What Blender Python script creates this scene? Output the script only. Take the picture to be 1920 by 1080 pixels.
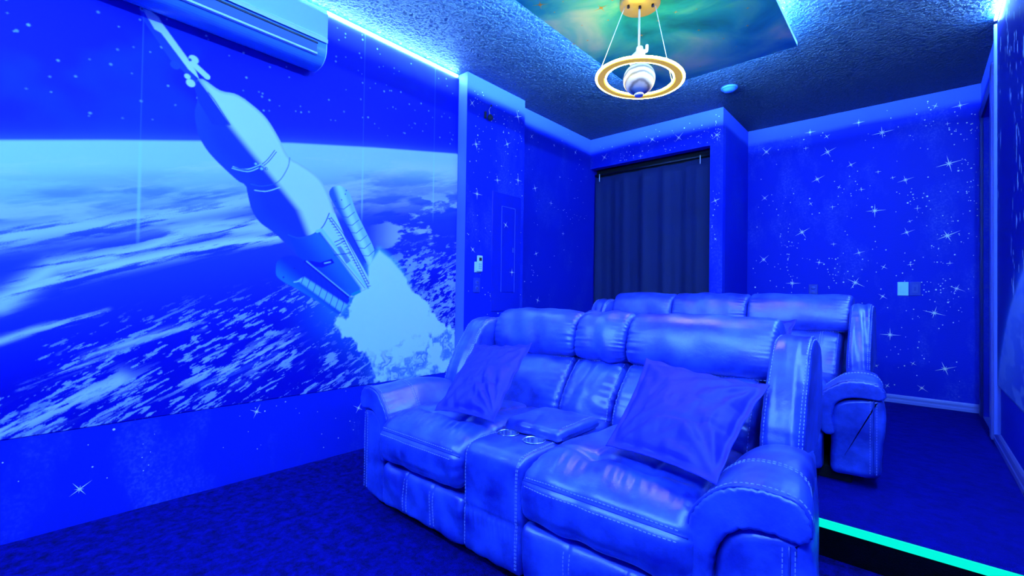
import bpy, bmesh, math, random
import numpy as np
from mathutils import Vector, Matrix
for o in list(bpy.data.objects): bpy.data.objects.remove(o)
random.seed(4); rng = np.random.default_rng(7)
C = bpy.context.scene.collection
SC = bpy.context.scene
PI = math.pi

# ---------------------------------------------------------------- camera, world, exposure
cd = bpy.data.cameras.new('camera'); cam = bpy.data.objects.new('camera', cd); C.objects.link(cam)
F_PX, YAW, PITCH, ROLL, CAM_H = 849.77, -.72896, .01395, .01467, 1.022
cd.sensor_width = 36; cd.lens = F_PX/1920*36; cd.clip_start = .02
cy_, sy_ = math.cos(YAW), math.sin(YAW)
fwd = Vector((sy_*math.cos(PITCH), cy_*math.cos(PITCH), math.sin(PITCH)))
r0 = Vector((cy_, -sy_, 0)); u0 = r0.cross(fwd)
rr = r0*math.cos(ROLL)+u0*math.sin(ROLL); uu = -r0*math.sin(ROLL)+u0*math.cos(ROLL)
M = Matrix((( rr.x, uu.x, -fwd.x, 0), (rr.y, uu.y, -fwd.y, 0), (rr.z, uu.z, -fwd.z, CAM_H), (0, 0, 0, 1)))
cam.matrix_world = M
SC.camera = cam
w = bpy.data.worlds.new('world'); SC.world = w; w.use_nodes = True
w.node_tree.nodes['Background'].inputs[0].default_value = (.01, .03, .2, 1)
w.node_tree.nodes['Background'].inputs[1].default_value = .1
SC.view_settings.view_transform = 'Standard'; SC.view_settings.look = 'None'
SC.view_settings.gamma = 1; SC.view_settings.use_curve_mapping = False
SC.view_settings.exposure = 0.0
LED = 620.0             # radiance of the bare LED tape
LEDCOL = (.15, .46, 1.0)

# ---------------------------------------------------------------- materials
def mat(name, col, rough=.6, metal=0, emis=None, estr=0, bump=0, bscale=60, bdet=4, var=0, vscale=6, spec=.5, coat=0, sheen=0):
    m = bpy.data.materials.new(name); m.use_nodes = True
    N = m.node_tree.nodes; L = m.node_tree.links; b = N['Principled BSDF']
    b.inputs['Base Color'].default_value = (*col, 1); b.inputs['Roughness'].default_value = rough
    b.inputs['Metallic'].default_value = metal; b.inputs['Specular IOR Level'].default_value = spec
    b.inputs['Coat Weight'].default_value = coat
    b.inputs['Sheen Weight'].default_value = sheen
    if emis:
        b.inputs['Emission Color'].default_value = (*emis, 1); b.inputs['Emission Strength'].default_value = estr
    tc = N.new('ShaderNodeTexCoord')
    if var:
        n = N.new('ShaderNodeTexNoise'); n.inputs['Scale'].default_value = vscale; n.inputs['Detail'].default_value = 5
        L.new(tc.outputs['Object'], n.inputs['Vector'])
        mx = N.new('ShaderNodeMix'); mx.data_type = 'RGBA'
        mx.inputs['A'].default_value = (*[c*(1-var) for c in col], 1); mx.inputs['B'].default_value = (*[min(1, c*(1+var)) for c in col], 1)
        L.new(n.outputs['Fac'], mx.inputs['Factor']); L.new(mx.outputs['Result'], b.inputs['Base Color'])
    if bump:
        n = N.new('ShaderNodeTexNoise'); n.inputs['Scale'].default_value = bscale; n.inputs['Detail'].default_value = bdet
        L.new(tc.outputs['Object'], n.inputs['Vector'])
        bp = N.new('ShaderNodeBump'); bp.inputs['Strength'].default_value = bump; bp.inputs['Distance'].default_value = .01
        L.new(n.outputs['Fac'], bp.inputs['Height']); L.new(bp.outputs['Normal'], b.inputs['Normal'])
    return m

def ramp(N, stops):
    r = N.new('ShaderNodeValToRGB'); e = r.color_ramp.elements
    while len(e) > 1: e.remove(e[-1])
    e[0].position, e[0].color = stops[0][0], (*stops[0][1], 1)
    for p, c in stops[1:]:
        k = e.new(p); k.color = (*c, 1)
    return r

def wall_paint(name, base, dust=(.25, .4, .9), amt=.35, band=(.05, .10, .8)):
    """deep blue wall paint with pale sponge-dabbed star dust"""
    m = mat(name, base, rough=.55, bump=.12, bscale=90, bdet=3, spec=.15)
    N = m.node_tree.nodes; L = m.node_tree.links; b = N['Principled BSDF']
    tc = N.new('ShaderNodeTexCoord')
    a = N.new('ShaderNodeTexNoise'); a.inputs['Scale'].default_value = 1.6; a.inputs['Detail'].default_value = 6; a.inputs['Roughness'].default_value = .65
    mp = N.new('ShaderNodeMapping'); mp.inputs['Scale'].default_value = (1.6, 1.6, .8)
    L.new(tc.outputs['Object'], mp.inputs['Vector']); L.new(mp.outputs['Vector'], a.inputs['Vector'])
    ra = ramp(N, [(.50, (0, 0, 0)), (.72, (1, 1, 1))]); L.new(a.outputs['Fac'], ra.inputs['Fac'])
    s = N.new('ShaderNodeTexNoise'); s.inputs['Scale'].default_value = 75; s.inputs['Detail'].default_value = 3
    L.new(tc.outputs['Object'], s.inputs['Vector'])
    rs = ramp(N, [(.45, (.25, .25, .25)), (.68, (1, 1, 1))]); L.new(s.outputs['Fac'], rs.inputs['Fac'])
    mu = N.new('ShaderNodeMath'); mu.operation = 'MULTIPLY'; L.new(ra.outputs['Color'], mu.inputs[0]); L.new(rs.outputs['Color'], mu.inputs[1])
    m2 = N.new('ShaderNodeMath'); m2.operation = 'MULTIPLY'; m2.inputs[1].default_value = amt; L.new(mu.outputs[0], m2.inputs[0])
    mx = N.new('ShaderNodeMix'); mx.data_type = 'RGBA'; mx.inputs['A'].default_value = (*base, 1); mx.inputs['B'].default_value = (*dust, 1)
    L.new(m2.outputs[0], mx.inputs['Factor'])
    # panel backlight on the wall tops, painted in as a paler band
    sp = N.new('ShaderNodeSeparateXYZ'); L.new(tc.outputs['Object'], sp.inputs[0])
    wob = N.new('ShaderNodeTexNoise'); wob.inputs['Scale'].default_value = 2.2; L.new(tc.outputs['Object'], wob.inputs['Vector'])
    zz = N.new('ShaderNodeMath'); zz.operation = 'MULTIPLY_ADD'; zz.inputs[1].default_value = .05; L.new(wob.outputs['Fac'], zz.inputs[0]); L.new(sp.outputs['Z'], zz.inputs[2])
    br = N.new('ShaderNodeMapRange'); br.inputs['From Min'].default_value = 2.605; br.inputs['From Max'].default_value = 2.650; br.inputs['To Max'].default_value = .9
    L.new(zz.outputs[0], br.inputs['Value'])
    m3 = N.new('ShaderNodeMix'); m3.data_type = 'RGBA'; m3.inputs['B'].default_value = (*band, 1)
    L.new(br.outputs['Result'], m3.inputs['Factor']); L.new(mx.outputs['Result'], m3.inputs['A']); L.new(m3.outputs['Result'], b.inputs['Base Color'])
    return m

WALLC = (.004, .018, .62)
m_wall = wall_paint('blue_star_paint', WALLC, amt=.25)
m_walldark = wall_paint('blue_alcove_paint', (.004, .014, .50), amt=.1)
m_pale = mat('pale_blue_paint', (.10, .16, .85), .6, var=.15, vscale=5)
m_star = mat('white_star_paint', (.85, .95, .9), .5)
m_gold = mat('gold_star_foil', (.85, .55, .08), .4, metal=.3)
m_vc = mat('mural_print', (1, 1, 1), .5, spec=.15)
_a = m_vc.node_tree.nodes.new('ShaderNodeAttribute'); _a.attribute_name = 'Col'
m_vc.node_tree.links.new(_a.outputs['Color'], m_vc.node_tree.nodes['Principled BSDF'].inputs['Base Color'])
m_led = mat('led_tape', (1, 1, 1), .5, emis=LEDCOL, estr=LED)
m_ledstep = mat('teal_step_light', (0, 0, 0), .5, emis=(0, 1, .76), estr=.95)
m_white = mat('white_plastic', (.60, .82, .85), .35)
m_acgrey = mat('ac_shadow_plastic', (.04, .12, .5), .4)
m_dark = mat('black_plastic', (.006, .008, .02), .5)
m_black = mat('shade_black', (.002, .002, .004), .9)
m_chrome = mat('brushed_steel', (.75, .85, .95), .18, metal=1)
m_brass = mat('brass', (.70, .58, .12), .3, metal=.35)
m_ring = mat('warm_ring_light', (1, 1, 1), .5, emis=(1, .80, .12), estr=50)
m_ringframe = mat('self_lit_ring_frame', (.9, .62, .06), .4, metal=.1, emis=(.62, .38, .02), estr=.8)  # frame is no lamp; its glow stands in for light from the tubes
m_plaster = mat('white_plaster', (.8, .8, .78), .5)
m_wire = mat('white_cable', (.85, .9, .9), .5)
m_stitch = mat('pale_thread', (.30, .36, .9), .6)
m_pipe = mat('leather_piping', (.02, .04, .45), .45)
m_pillow = mat('satin_cushion_cover', (.012, .012, .62), .62, bump=.15, bscale=25, bdet=3)
m_trim = mat('blue_gloss_trim', (.20, .24, .85), .3)
m_trimdark = mat('dark_blue_trim', (.006, .010, .22), .4)
m_curtain = mat('navy_blackout_fabric', (.004, .012, .10), .8)
m_door = mat('navy_door_paint', (.004, .010, .18), .3)

# leather: fine grain, broad tonal clouding, highlight contrast painted into the pale tone
def leather(name, base, hilite):
    m = mat(name, base, .42, spec=1., coat=.45)
    m.node_tree.nodes['Principled BSDF'].inputs['Coat Roughness'].default_value = .33
    N = m.node_tree.nodes; L = m.node_tree.links; b = N['Principled BSDF']; tc = N.new('ShaderNodeTexCoord')
    n = N.new('ShaderNodeTexNoise'); n.inputs['Scale'].default_value = 7; n.inputs['Detail'].default_value = 7; n.inputs['Roughness'].default_value = .62
    L.new(tc.outputs['Object'], n.inputs['Vector'])
    r = ramp(N, [(.34, base), (.70, hilite)]); L.new(n.outputs['Fac'], r.inputs['Fac']); L.new(r.outputs['Color'], b.inputs['Base Color'])
    g = N.new('ShaderNodeTexVoronoi'); g.inputs['Scale'].default_value = 210
    L.new(tc.outputs['Object'], g.inputs['Vector'])
    g2 = N.new('ShaderNodeTexNoise'); g2.inputs['Scale'].default_value = 34; g2.inputs['Detail'].default_value = 6
    L.new(tc.outputs['Object'], g2.inputs['Vector'])
    ad = N.new('ShaderNodeMath'); ad.operation = 'MULTIPLY_ADD'; ad.inputs[1].default_value = .10
    L.new(g.outputs['Distance'], ad.inputs[0]); L.new(g2.outputs['Fac'], ad.inputs[2])
    bp = N.new('ShaderNodeBump'); bp.inputs['Strength'].default_value = .32; bp.inputs['Distance'].default_value = .006
    L.new(ad.outputs[0], bp.inputs['Height']); L.new(bp.outputs['Normal'], b.inputs['Normal'])
    rn = N.new('ShaderNodeMapRange'); rn.inputs['To Min'].default_value = .32; rn.inputs['To Max'].default_value = .50
    L.new(n.outputs['Fac'], rn.inputs['Value']); L.new(rn.outputs['Result'], b.inputs['Roughness'])
    return m
m_leather = leather('clouded_leather', (.005, .009, .36), (.05, .115, .9))

# carpet: mottled pile
def carpet(name, a, b_, sc=9):
    m = mat(name, a, .95, spec=.1)
    N = m.node_tree.nodes; L = m.node_tree.links; b = N['Principled BSDF']; tc = N.new('ShaderNodeTexCoord')
    n = N.new('ShaderNodeTexNoise'); n.inputs['Scale'].default_value = sc; n.inputs['Detail'].default_value = 9; n.inputs['Roughness'].default_value = .78
    L.new(tc.outputs['Object'], n.inputs['Vector'])
    r = ramp(N, [(.38, a), (.64, b_)]); L.new(n.outputs['Fac'], r.inputs['Fac']); L.new(r.outputs['Color'], b.inputs['Base Color'])
    g = N.new('ShaderNodeTexNoise'); g.inputs['Scale'].default_value = 260; g.inputs['Detail'].default_value = 2
    L.new(tc.outputs['Object'], g.inputs['Vector'])
    bp = N.new('ShaderNodeBump'); bp.inputs['Strength'].default_value = .9; bp.inputs['Distance'].default_value = .012
    L.new(g.outputs['Fac'], bp.inputs['Height']); L.new(bp.outputs['Normal'], b.inputs['Normal'])
    return m
m_carpet = carpet('dark_blue_carpet', (.001, .001, .08), (.002, .003, .38), 22)
m_carpet2 = carpet('platform_carpet', (.001, .002, .22), (.002, .003, .36), 14)
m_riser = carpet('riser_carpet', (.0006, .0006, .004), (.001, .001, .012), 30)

# popcorn ceiling
m_ceil = mat('textured_ceiling', (.006, .034, .085), .45, spec=.22)
def _ceil():
    N = m_ceil.node_tree.nodes; L = m_ceil.node_tree.links; b = N['Principled BSDF']; tc = N.new('ShaderNodeTexCoord')
    n = N.new('ShaderNodeTexNoise'); n.inputs['Scale'].default_value = 46; n.inputs['Detail'].default_value = 3.5; n.inputs['Roughness'].default_value = .6
    L.new(tc.outputs['Object'], n.inputs['Vector'])
    r = ramp(N, [(.42, (0, 0, 0)), (.60, (1, 1, 1))]); L.new(n.outputs['Fac'], r.inputs['Fac'])
    bp = N.new('ShaderNodeBump'); bp.inputs['Strength'].default_value = 1.; bp.inputs['Distance'].default_value = .022
    L.new(r.outputs['Color'], bp.inputs['Height']); L.new(bp.outputs['Normal'], b.inputs['Normal'])
_ceil()
# ceiling panel print: teal nebula
m_neb = mat('nebula_print', (.05, .3, .4), .35)
def _neb():
    N = m_neb.node_tree.nodes; L = m_neb.node_tree.links; b = N['Principled BSDF']; tc = N.new('ShaderNodeTexCoord')
    n = N.new('ShaderNodeTexNoise'); n.inputs['Scale'].default_value = 2.1; n.inputs['Detail'].default_value = 7; n.inputs['Distortion'].default_value = .6
    L.new(tc.outputs['Object'], n.inputs['Vector'])
    r = ramp(N, [(.30, (.010, .22, .24)), (.44, (.02, .52, .48)), (.55, (.12, .78, .50)), (.68, (.60, .95, .55))])
    L.new(n.outputs['Fac'], r.inputs['Fac']); L.new(r.outputs['Color'], b.inputs['Base Color'])
_neb()

# ---------------------------------------------------------------- object helpers
def link(name, me, m=None, parent=None, smooth=False):
    o = bpy.data.objects.new(name, me); C.objects.link(o)
    if m is not None:
        for x in (m if isinstance(m, (list, tuple)) else [m]): me.materials.append(x)
    if parent: o.parent = parent
    if smooth: me.shade_smooth()
    return o
def pyd(name, v, f, m=None, parent=None, smooth=False, mi=None):
    me = bpy.data.meshes.new(name)
    me.from_pydata([tuple(map(float, p)) for p in v], [], [tuple(map(int, q)) for q in f])
    if mi is not None: me.polygons.foreach_set('material_index', mi)
    me.update()
    return link(name, me, m, parent, smooth)
def tag(o, label, cat, group=None, kind=None):
    o['label'] = label; o['category'] = cat
    if group: o['group'] = group
    if kind: o['kind'] = kind
    return o
def empty(name, loc, rz=0):
    o = bpy.data.objects.new(name, None); C.objects.link(o); o.location = loc; o.rotation_euler = (0, 0, rz); o.empty_display_size = .1
    return o
def struct(o):
    o['kind'] = 'structure'; return o
def bmobj(name, bm, m, parent=None, smooth=False, bev=0, seg=2):
    if bev: bmesh.ops.bevel(bm, geom=bm.edges[:], offset=bev, segments=seg, affect='EDGES', profile=.5)
    bmesh.ops.recalc_face_normals(bm, faces=bm.faces[:])
    me = bpy.data.meshes.new(name); bm.to_mesh(me); bm.free()
    return link(name, me, m, parent, smooth)
def abox(bm, x0, x1, y0, y1, z0, z1):
    r = bmesh.ops.create_cube(bm, size=1)
    bmesh.ops.scale(bm, vec=(x1-x0, y1-y0, z1-z0), verts=r['verts'])
    bmesh.ops.translate(bm, vec=((x0+x1)/2, (y0+y1)/2, (z0+z1)/2), verts=r['verts'])
    return r['verts']
def box(name, x0, x1, y0, y1, z0, z1, m, parent=None, bev=0, smooth=False):
    bm = bmesh.new(); abox(bm, x0, x1, y0, y1, z0, z1)
    return bmobj(name, bm, m, parent, smooth, bev)
def lathe_data(pr, n=48, c=(0, 0, 0)):
    v = []; f = []; k = len(pr)
    for i in range(n):
        a = 2*PI*i/n
        for r, z in pr: v.append((c[0]+r*math.cos(a), c[1]+r*math.sin(a), c[2]+z))
    for i in range(n):
        j = (i+1) % n
        for q in range(k-1): f.append((i*k+q, j*k+q, j*k+q+1, i*k+q+1))
    return v, f
def lathe(name, pr, m, parent=None, n=48, c=(0, 0, 0), smooth=True):
    v, f = lathe_data(pr, n, c); o = pyd(name, v, f, m, parent, smooth)
    bm = bmesh.new(); bm.from_mesh(o.data); bmesh.ops.remove_doubles(bm, verts=bm.verts[:], dist=1e-6); bmesh.ops.recalc_face_normals(bm, faces=bm.faces[:]); bm.to_mesh(o.data); bm.free()
    if smooth: o.data.shade_smooth()
    return o
def tube_data(pts, r, n=8, closed=False, base=0):
    P = [Vector(p) for p in pts]; v = []; f = []; k = len(P); up = None
    for i, p in enumerate(P):
        if closed: t = P[(i+1) % k]-P[i-1]
        else: t = P[min(i+1, k-1)]-P[max(i-1, 0)]
        t.normalize()
        if up is None: up = t.orthogonal().normalized()
        up = (up-t*up.dot(t)).normalized(); s = t.cross(up)
        for j in range(n):
            a = 2*PI*j/n; q = p+(up*math.cos(a)+s*math.sin(a))*r; v.append(tuple(q))
    for i in range(k if closed else k-1):
        i2 = (i+1) % k
        for j in range(n):
            j2 = (j+1) % n; f.append((base+i*n+j, base+i*n+j2, base+i2*n+j2, base+i2*n+j))
    if not closed:
        f.append(tuple(base+j for j in range(n))[::-1]); f.append(tuple(base+(k-1)*n+j for j in range(n)))
    return v, f
def tube(name, pts, r, m, parent=None, n=8, closed=False):
    v, f = tube_data(pts, r, n, closed); return pyd(name, v, f, m, parent, True)
def crom(pts, n, closed=True):
    P = np.array(pts, float); k = len(P); out = []
    segs = k if closed else k-1
    for i in range(segs):
        if closed: p0, p1, p2, p3 = P[i-1], P[i], P[(i+1) % k], P[(i+2) % k]
        else: p0, p1, p2, p3 = P[max(i-1, 0)], P[i], P[i+1], P[min(i+2, k-1)]
        for t in np.linspace(0, 1, 10, endpoint=False):
            out.append(.5*((2*p1)+(-p0+p2)*t+(2*p0-5*p1+4*p2-p3)*t*t+(-p0+3*p1-3*p2+p3)*t**3))
    if not closed: out.append(P[-1])
    out = np.array(out); Q = np.vstack([out, out[:1]]) if closed else out
    d = np.r_[0, np.cumsum(np.linalg.norm(np.diff(Q, axis=0), axis=1))]
    s = np.linspace(0, d[-1], n, endpoint=not closed)
    return np.stack([np.interp(s, d, Q[:, j]) for j in range(Q.shape[1])], 1)

class Loft:
    """soft upholstered body: closed profile swept along an axis, rounded and gathered at its ends"""
    def __init__(s, prof, s0, s1, er=.03, axis='x', M=96, N=56, puck=.004, puckf=26, lam=.05, ends=(1, 1), extra=None, tf=None, seed=1, und=.0015):
        s.P = crom(prof, M); s.s0, s.s1, s.er, s.axis, s.M, s.N = s0, s1, er, axis, M, N
        T = np.roll(s.P, -1, 0)-np.roll(s.P, 1, 0); T /= np.linalg.norm(T, axis=1)[:, None]+1e-9
        A = .5*np.sum(s.P[:, 0]*np.roll(s.P[:, 1], -1)-np.roll(s.P[:, 0], -1)*s.P[:, 1])
        Nn = np.stack([T[:, 1], -T[:, 0]], 1)
        s.Nn = Nn if A > 0 else -Nn
        s.ends, s.extra, s.tf = ends, extra, tf
        g = np.random.default_rng(seed); u = np.arange(M)/M*2*PI
        fn = lambda fr, k: sum(g.uniform(.4, 1)*np.sin(u*q+g.uniform(0, 6.28)) for q in g.integers(max(2, int(fr*.5)), int(fr*1.3)+2, k))/k
        s.pk = [np.clip(fn(puckf, 5)*2.2, -1.2, .25)*puck for _ in (0, 1)]
        s.g = g; s.und = und; s.lam = lam
        s.uw = [(g.integers(1, 4), g.uniform(1, 4), g.uniform(0, 6.28)) for _ in range(5)]
    def u_at(s, a, b): return int(np.argmin((s.P[:, 0]-a)**2+(s.P[:, 1]-b)**2))
    def sect(s, t):
        L = s.s1-s.s0; d0, d1 = t, L-t; off = np.zeros(s.M)
        for k, d in ((0, d0), (1, d1)):
            if s.ends[k]:
                if d < s.er: off -= s.er*(1-math.sqrt(max(0, 1-(1-d/s.er)**2)))
                off += s.pk[k]*math.exp(-d/s.lam)
        u = np.arange(s.M)/s.M*2*PI
        for a, b, c in s.uw: off += s.und*np.sin(a*u+b*t/L*PI*2+c)
        if s.extra: off += s.extra(s.P[:, 0], s.P[:, 1], s.s0+t, t/L)
        Q = s.P+s.Nn*off[:, None]
        if s.tf: Q = s.tf(Q, s.s0+t, t/L)
        return Q
    def to3(s, Q, sv):
        z = np.full(len(Q), sv)
        return {'x': np.stack([z, Q[:, 0], Q[:, 1]], 1), 'y': np.stack([Q[:, 0], z, Q[:, 1]], 1), 'z': np.stack([Q[:, 0], Q[:, 1], z], 1)}[s.axis]
    def build(s, name, m, parent):
        L = s.s1-s.s0; e = s.er*(1-np.cos(np.linspace(0, PI/2, 7)))
        ts = np.r_[e, np.linspace(s.er, L-s.er, s.N)[1:-1], L-e[::-1]]
        V = np.vstack([s.to3(s.sect(t), s.s0+t) for t in ts]); n = len(ts); Mx = s.M
        F = []
        for i in range(n-1):
            for j in range(Mx):
                j2 = (j+1) % Mx; F.append((i*Mx+j, i*Mx+j2, (i+1)*Mx+j2, (i+1)*Mx+j))
        F.append(tuple(range(Mx))); F.append(tuple((n-1)*Mx+j for j in range(Mx))); nf = len(F)
        o = pyd(name, V, F, m, parent, True)
        bm = bmesh.new(); bm.from_mesh(o.data); bmesh.ops.recalc_face_normals(bm, faces=bm.faces[:]); bm.to_mesh(o.data); bm.free()
        o.data.shade_smooth()
        for q in o.data.polygons:
            if len(q.vertices) > 4: q.use_smooth = False
        return o
    def along_s(s, ui, a, b, n=60, off=.001):
        """points on the surface at one place of the profile, running along the sweep"""
        out = []
        for t in np.linspace(a-s.s0, b-s.s0, n):
            Q = s.sect(t); q = Q[ui % s.M]+s.Nn[ui % s.M]*off; out.append(s.to3(q[None], s.s0+t)[0])
        return np.array(out)
    def around(s, sv, u1, u2, off=.001):
        """points round the profile at one place of the sweep"""
        Q = s.sect(sv-s.s0)+s.Nn*off; idx = [u % s.M for u in (range(u1, u2+1) if u2 >= u1 else range(u1, u2-1, -1))]
        return s.to3(Q[idx], sv)

def dashes(name, paths, parent, m=None, L=.0075, gap=.0055, r=.0011):
    V = []; F = []
    for P in paths:
        P = np.asarray(P, float); d = np.r_[0, np.cumsum(np.linalg.norm(np.diff(P, axis=0), axis=1))]
        a = 0
        while a+L < d[-1]:
            p = np.array([np.interp(a, d, P[:, j]) for j in range(3)]); q = np.array([np.interp(a+L, d, P[:, j]) for j in range(3)])
            t = q-p; t /= np.linalg.norm(t)+1e-9
            h = np.cross(t, (0, 0, 1) if abs(t[2]) < .8 else (1, 0, 0)); h /= np.linalg.norm(h); k = np.cross(t, h); b = len(V)
            for e in (p, q):
                for (x, y) in ((1, 1), (1, -1), (-1, -1), (-1, 1)): V.append(e+(h*x+k*y)*r)
            F += [(b, b+1, b+2, b+3), (b+7, b+6, b+5, b+4)]+[(b+i, b+4+i, b+4+(i+1) % 4, b+(i+1) % 4) for i in range(4)]
            a += L+gap
    # thread is surface pattern: it stays inside the mesh of the leather part it is sewn through
    me = parent.data; k = len(me.materials); me.materials.append(m or m_stitch)
    t = bpy.data.meshes.new('thread'); t.from_pydata([tuple(map(float, p)) for p in V], [], F); t.polygons.foreach_set('material_index', [k]*len(F))
    bm = bmesh.new(); bm.from_mesh(me); bm.from_mesh(t); bm.to_mesh(me); bm.free(); bpy.data.meshes.remove(t)
    return parent

# ---------------------------------------------------------------- room shell
XL, XP, XR, XB = -2.70, -2.60, .377, -1.307
YF, YP0, YP1, YA, YB, YR = -1.1, 2.358, 3.05, 4.30, 5.11, 2.19
H, HP = 2.745, .143

def star_faces(stars, V, F, mi, axis, plane, sgn, seed=1, idx=1):
    """painted sparkle stars: thin tapering rays laid on the wall"""
    g = random.Random(seed); k = 0
    for a, z, r, rot in stars:
        o = plane+sgn*(.0012+.00001*k); k += 1
        rays = [(0, 1), (180, g.uniform(.75, 1)), (90, g.uniform(.6, 1)), (270, g.uniform(.6, .95))]
        if r > .035: rays += [(45, .32), (135, .36), (225, .34), (315, .3)]
        for an, l in rays:
            t = math.radians(an+rot); wd = max(.0022, r*.045)
            c, s = math.cos(t), math.sin(t); b = len(V)
            for p in ((-s*wd, c*wd), (c*r*l, s*r*l), (s*wd, -c*wd)):
                V.append((a+p[0], o, z+p[1]) if axis == 'y' else (o, a+p[0], z+p[1]))
            F.append((b, b+1, b+2)); mi.append(idx)
        b = len(V); q = max(.003, r*.10)
        for j in range(8):
            t = j*PI/4; V.append((a+q*math.cos(t), o+sgn*.0001, z+q*math.sin(t)) if axis == 'y' else (o+sgn*.0001, a+q*math.cos(t), z+q*math.sin(t)))
        F.append(tuple(b+j for j in range(8))); mi.append(idx)
def dots(n, a0, a1, z0, z1, rmin, rmax, V, F, mi, axis, plane, sgn, seed=2, clusters=None, idx=1):
    g = random.Random(seed)
    cl = clusters or [(g.uniform(a0, a1), g.uniform(z0, z1), g.uniform(.03, .12)) for _ in range(14)]
    for i in range(n):
        if i % 3: c = g.choice(cl); a, z = g.gauss(c[0], c[2]), g.gauss(c[1], c[2]*1.4)
        else: a, z = g.uniform(a0, a1), g.uniform(z0, z1)
        if not (a0 < a < a1 and z0 < z < z1): continue
        r = g.uniform(rmin, rmax)*(1.5 if g.random() < .12 else 1); b = len(V); o = plane+sgn*.001
        for j in range(6):
            t = j*PI/3; V.append((a+r*math.cos(t), o, z+r*math.sin(t)) if axis == 'y' else (o, a+r*math.cos(t), z+r*math.sin(t)))
        F.append(tuple(b+j for j in range(6))); mi.append(idx)
def boxvf(V, F, mi, x0, x1, y0, y1, z0, z1, fm=(0,)*6):
    b = len(V)
    V += [(x0, y0, z0), (x1, y0, z0), (x1, y1, z0), (x0, y1, z0), (x0, y0, z1), (x1, y0, z1), (x1, y1, z1), (x0, y1, z1)]
    # bottom, top, -y, +x, +y, -x
    for q, k in zip([(0, 3, 2, 1), (4, 5, 6, 7), (0, 1, 5, 4), (1, 2, 6, 5), (2, 3, 7, 6), (3, 0, 4, 7)], fm):
        F.append(tuple(b+i for i in q)); mi.append(k)

ST_BACK=[(-1.137, 2.501, 0.065, 40), (-0.764, 2.616, 0.051, 0), (-0.393, 2.619, 0.048, 0), (-0.624, 2.398, 0.075, 25), (-0.448, 2.246, 0.044, 25), (-0.704, 2.155, 0.066, 25), (-1.149, 2.034, 0.049, 40), (-0.537, 2.055, 0.025, 60), (-0.372, 2.009, 0.029, 0), (-0.798, 2.469, 0.026, 0), (-0.632, 2.546, 0.03, 30), (-0.229, 2.491, 0.084, 5), (0.259, 2.599, 0.052, 5), (0.196, 2.141, 0.087, 12), (-0.073, 2.049, 0.059, 15), (-0.255, 2.15, 0.024, 0), (0.186, 2.469, 0.022, 0), (0.113, 2.635, 0.027, 65), (-0.157, 2.082, 0.023, 10), (-0.825, 1.662, 0.077, 30), (-1.155, 1.411, 0.065, 42), (-0.904, 1.17, 0.073, 0), (-0.686, 1.365, 0.04, -10), (-0.387, 1.441, 0.048, 15), (-0.413, 1.173, 0.082, -30), (-0.575, 1.531, 0.025, 0), (-0.585, 1.878, 0.03, 0), (-0.756, 1.929, 0.031, -60), (-0.277, 1.808, 0.08, 0), (-0.063, 1.599, 0.055, 20), (0.186, 1.552, 0.087, 25), (0.24, 1.121, 0.056, -25), (0.003, 1.797, 0.027, 0), (-0.045, 1.692, 0.023, 20), (-0.04, 1.324, 0.027, 10), (0.201, 1.327, 0.022, 0), (-0.221, 1.052, 0.042, -35), (-0.216, 1.308, 0.033, -30), (-0.171, 0.72, 0.074, 0), (0.109, 0.919, 0.075, -15), (0.173, 0.468, 0.074, 20), (0.033, 0.291, 0.049, -35), (-0.189, 0.279, 0.028, 60), (-0.022, 0.489, 0.027, -30), (-0.262, 0.442, 0.023, 30)]
ST_CURT=[(-2.525, 2.52, 0.052, 50), (-1.982, 2.597, 0.054, -40), (-1.713, 2.556, 0.062, 45), (-1.363, 2.503, 0.054, 40), (-2.106, 2.452, 0.03, 0), (-1.37, 1.903, 0.049, 20), (-1.367, 1.553, 0.019, -50)]
ST_PIL=[(2.41, 2.515, 0.042, 50), (2.955, 2.573, 0.061, -70), (2.459, 2.204, 0.055, 15), (2.823, 2.298, 0.054, 30), (2.479, 1.813, 0.059, 0), (2.709, 1.968, 0.049, 10), (2.968, 2.019, 0.056, 0), (2.802, 1.606, 0.041, -30), (2.441, 1.369, 0.038, -40), (2.929, 1.179, 0.051, 0), (2.664, 0.98, 0.039, -50), (2.459, 0.767, 0.038, 45)]
ST_REC=[(3.27, 2.507, 0.035, 50), (4.0, 2.534, 0.04, 60), (3.329, 2.03, 0.045, 20), (3.621, 2.514, 0.021, -30), (3.725, 2.217, 0.016, 0), (3.583, 1.929, 0.032, 0), (3.359, 1.412, 0.041, 20), (3.393, 0.97, 0.041, 70), (3.794, 1.651, 0.027, 0)]
ST_LOW=[(0.234, 0.152, 0.050, 35), (0.935, 0.358, 0.044, 65), (1.545, 0.27, 0.048, 60)]

def wall(name, boxes, stars=(), dot=None, axis='y', plane=0, sgn=-1, mats=(m_wall, m_star, m_pale, m_walldark), seed=1):
    V, F, mi = [], [], []
    for b in boxes: boxvf(V, F, mi, *b)
    star_faces(stars, V, F, mi, axis, plane, sgn, seed)
    for i, d in enumerate(dot or []): dots(*d[0], V, F, mi, axis, plane, sgn, seed+i, d[1] if len(d) > 1 else None)
    return struct(pyd(name, V, F, list(mats), mi=mi))

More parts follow.
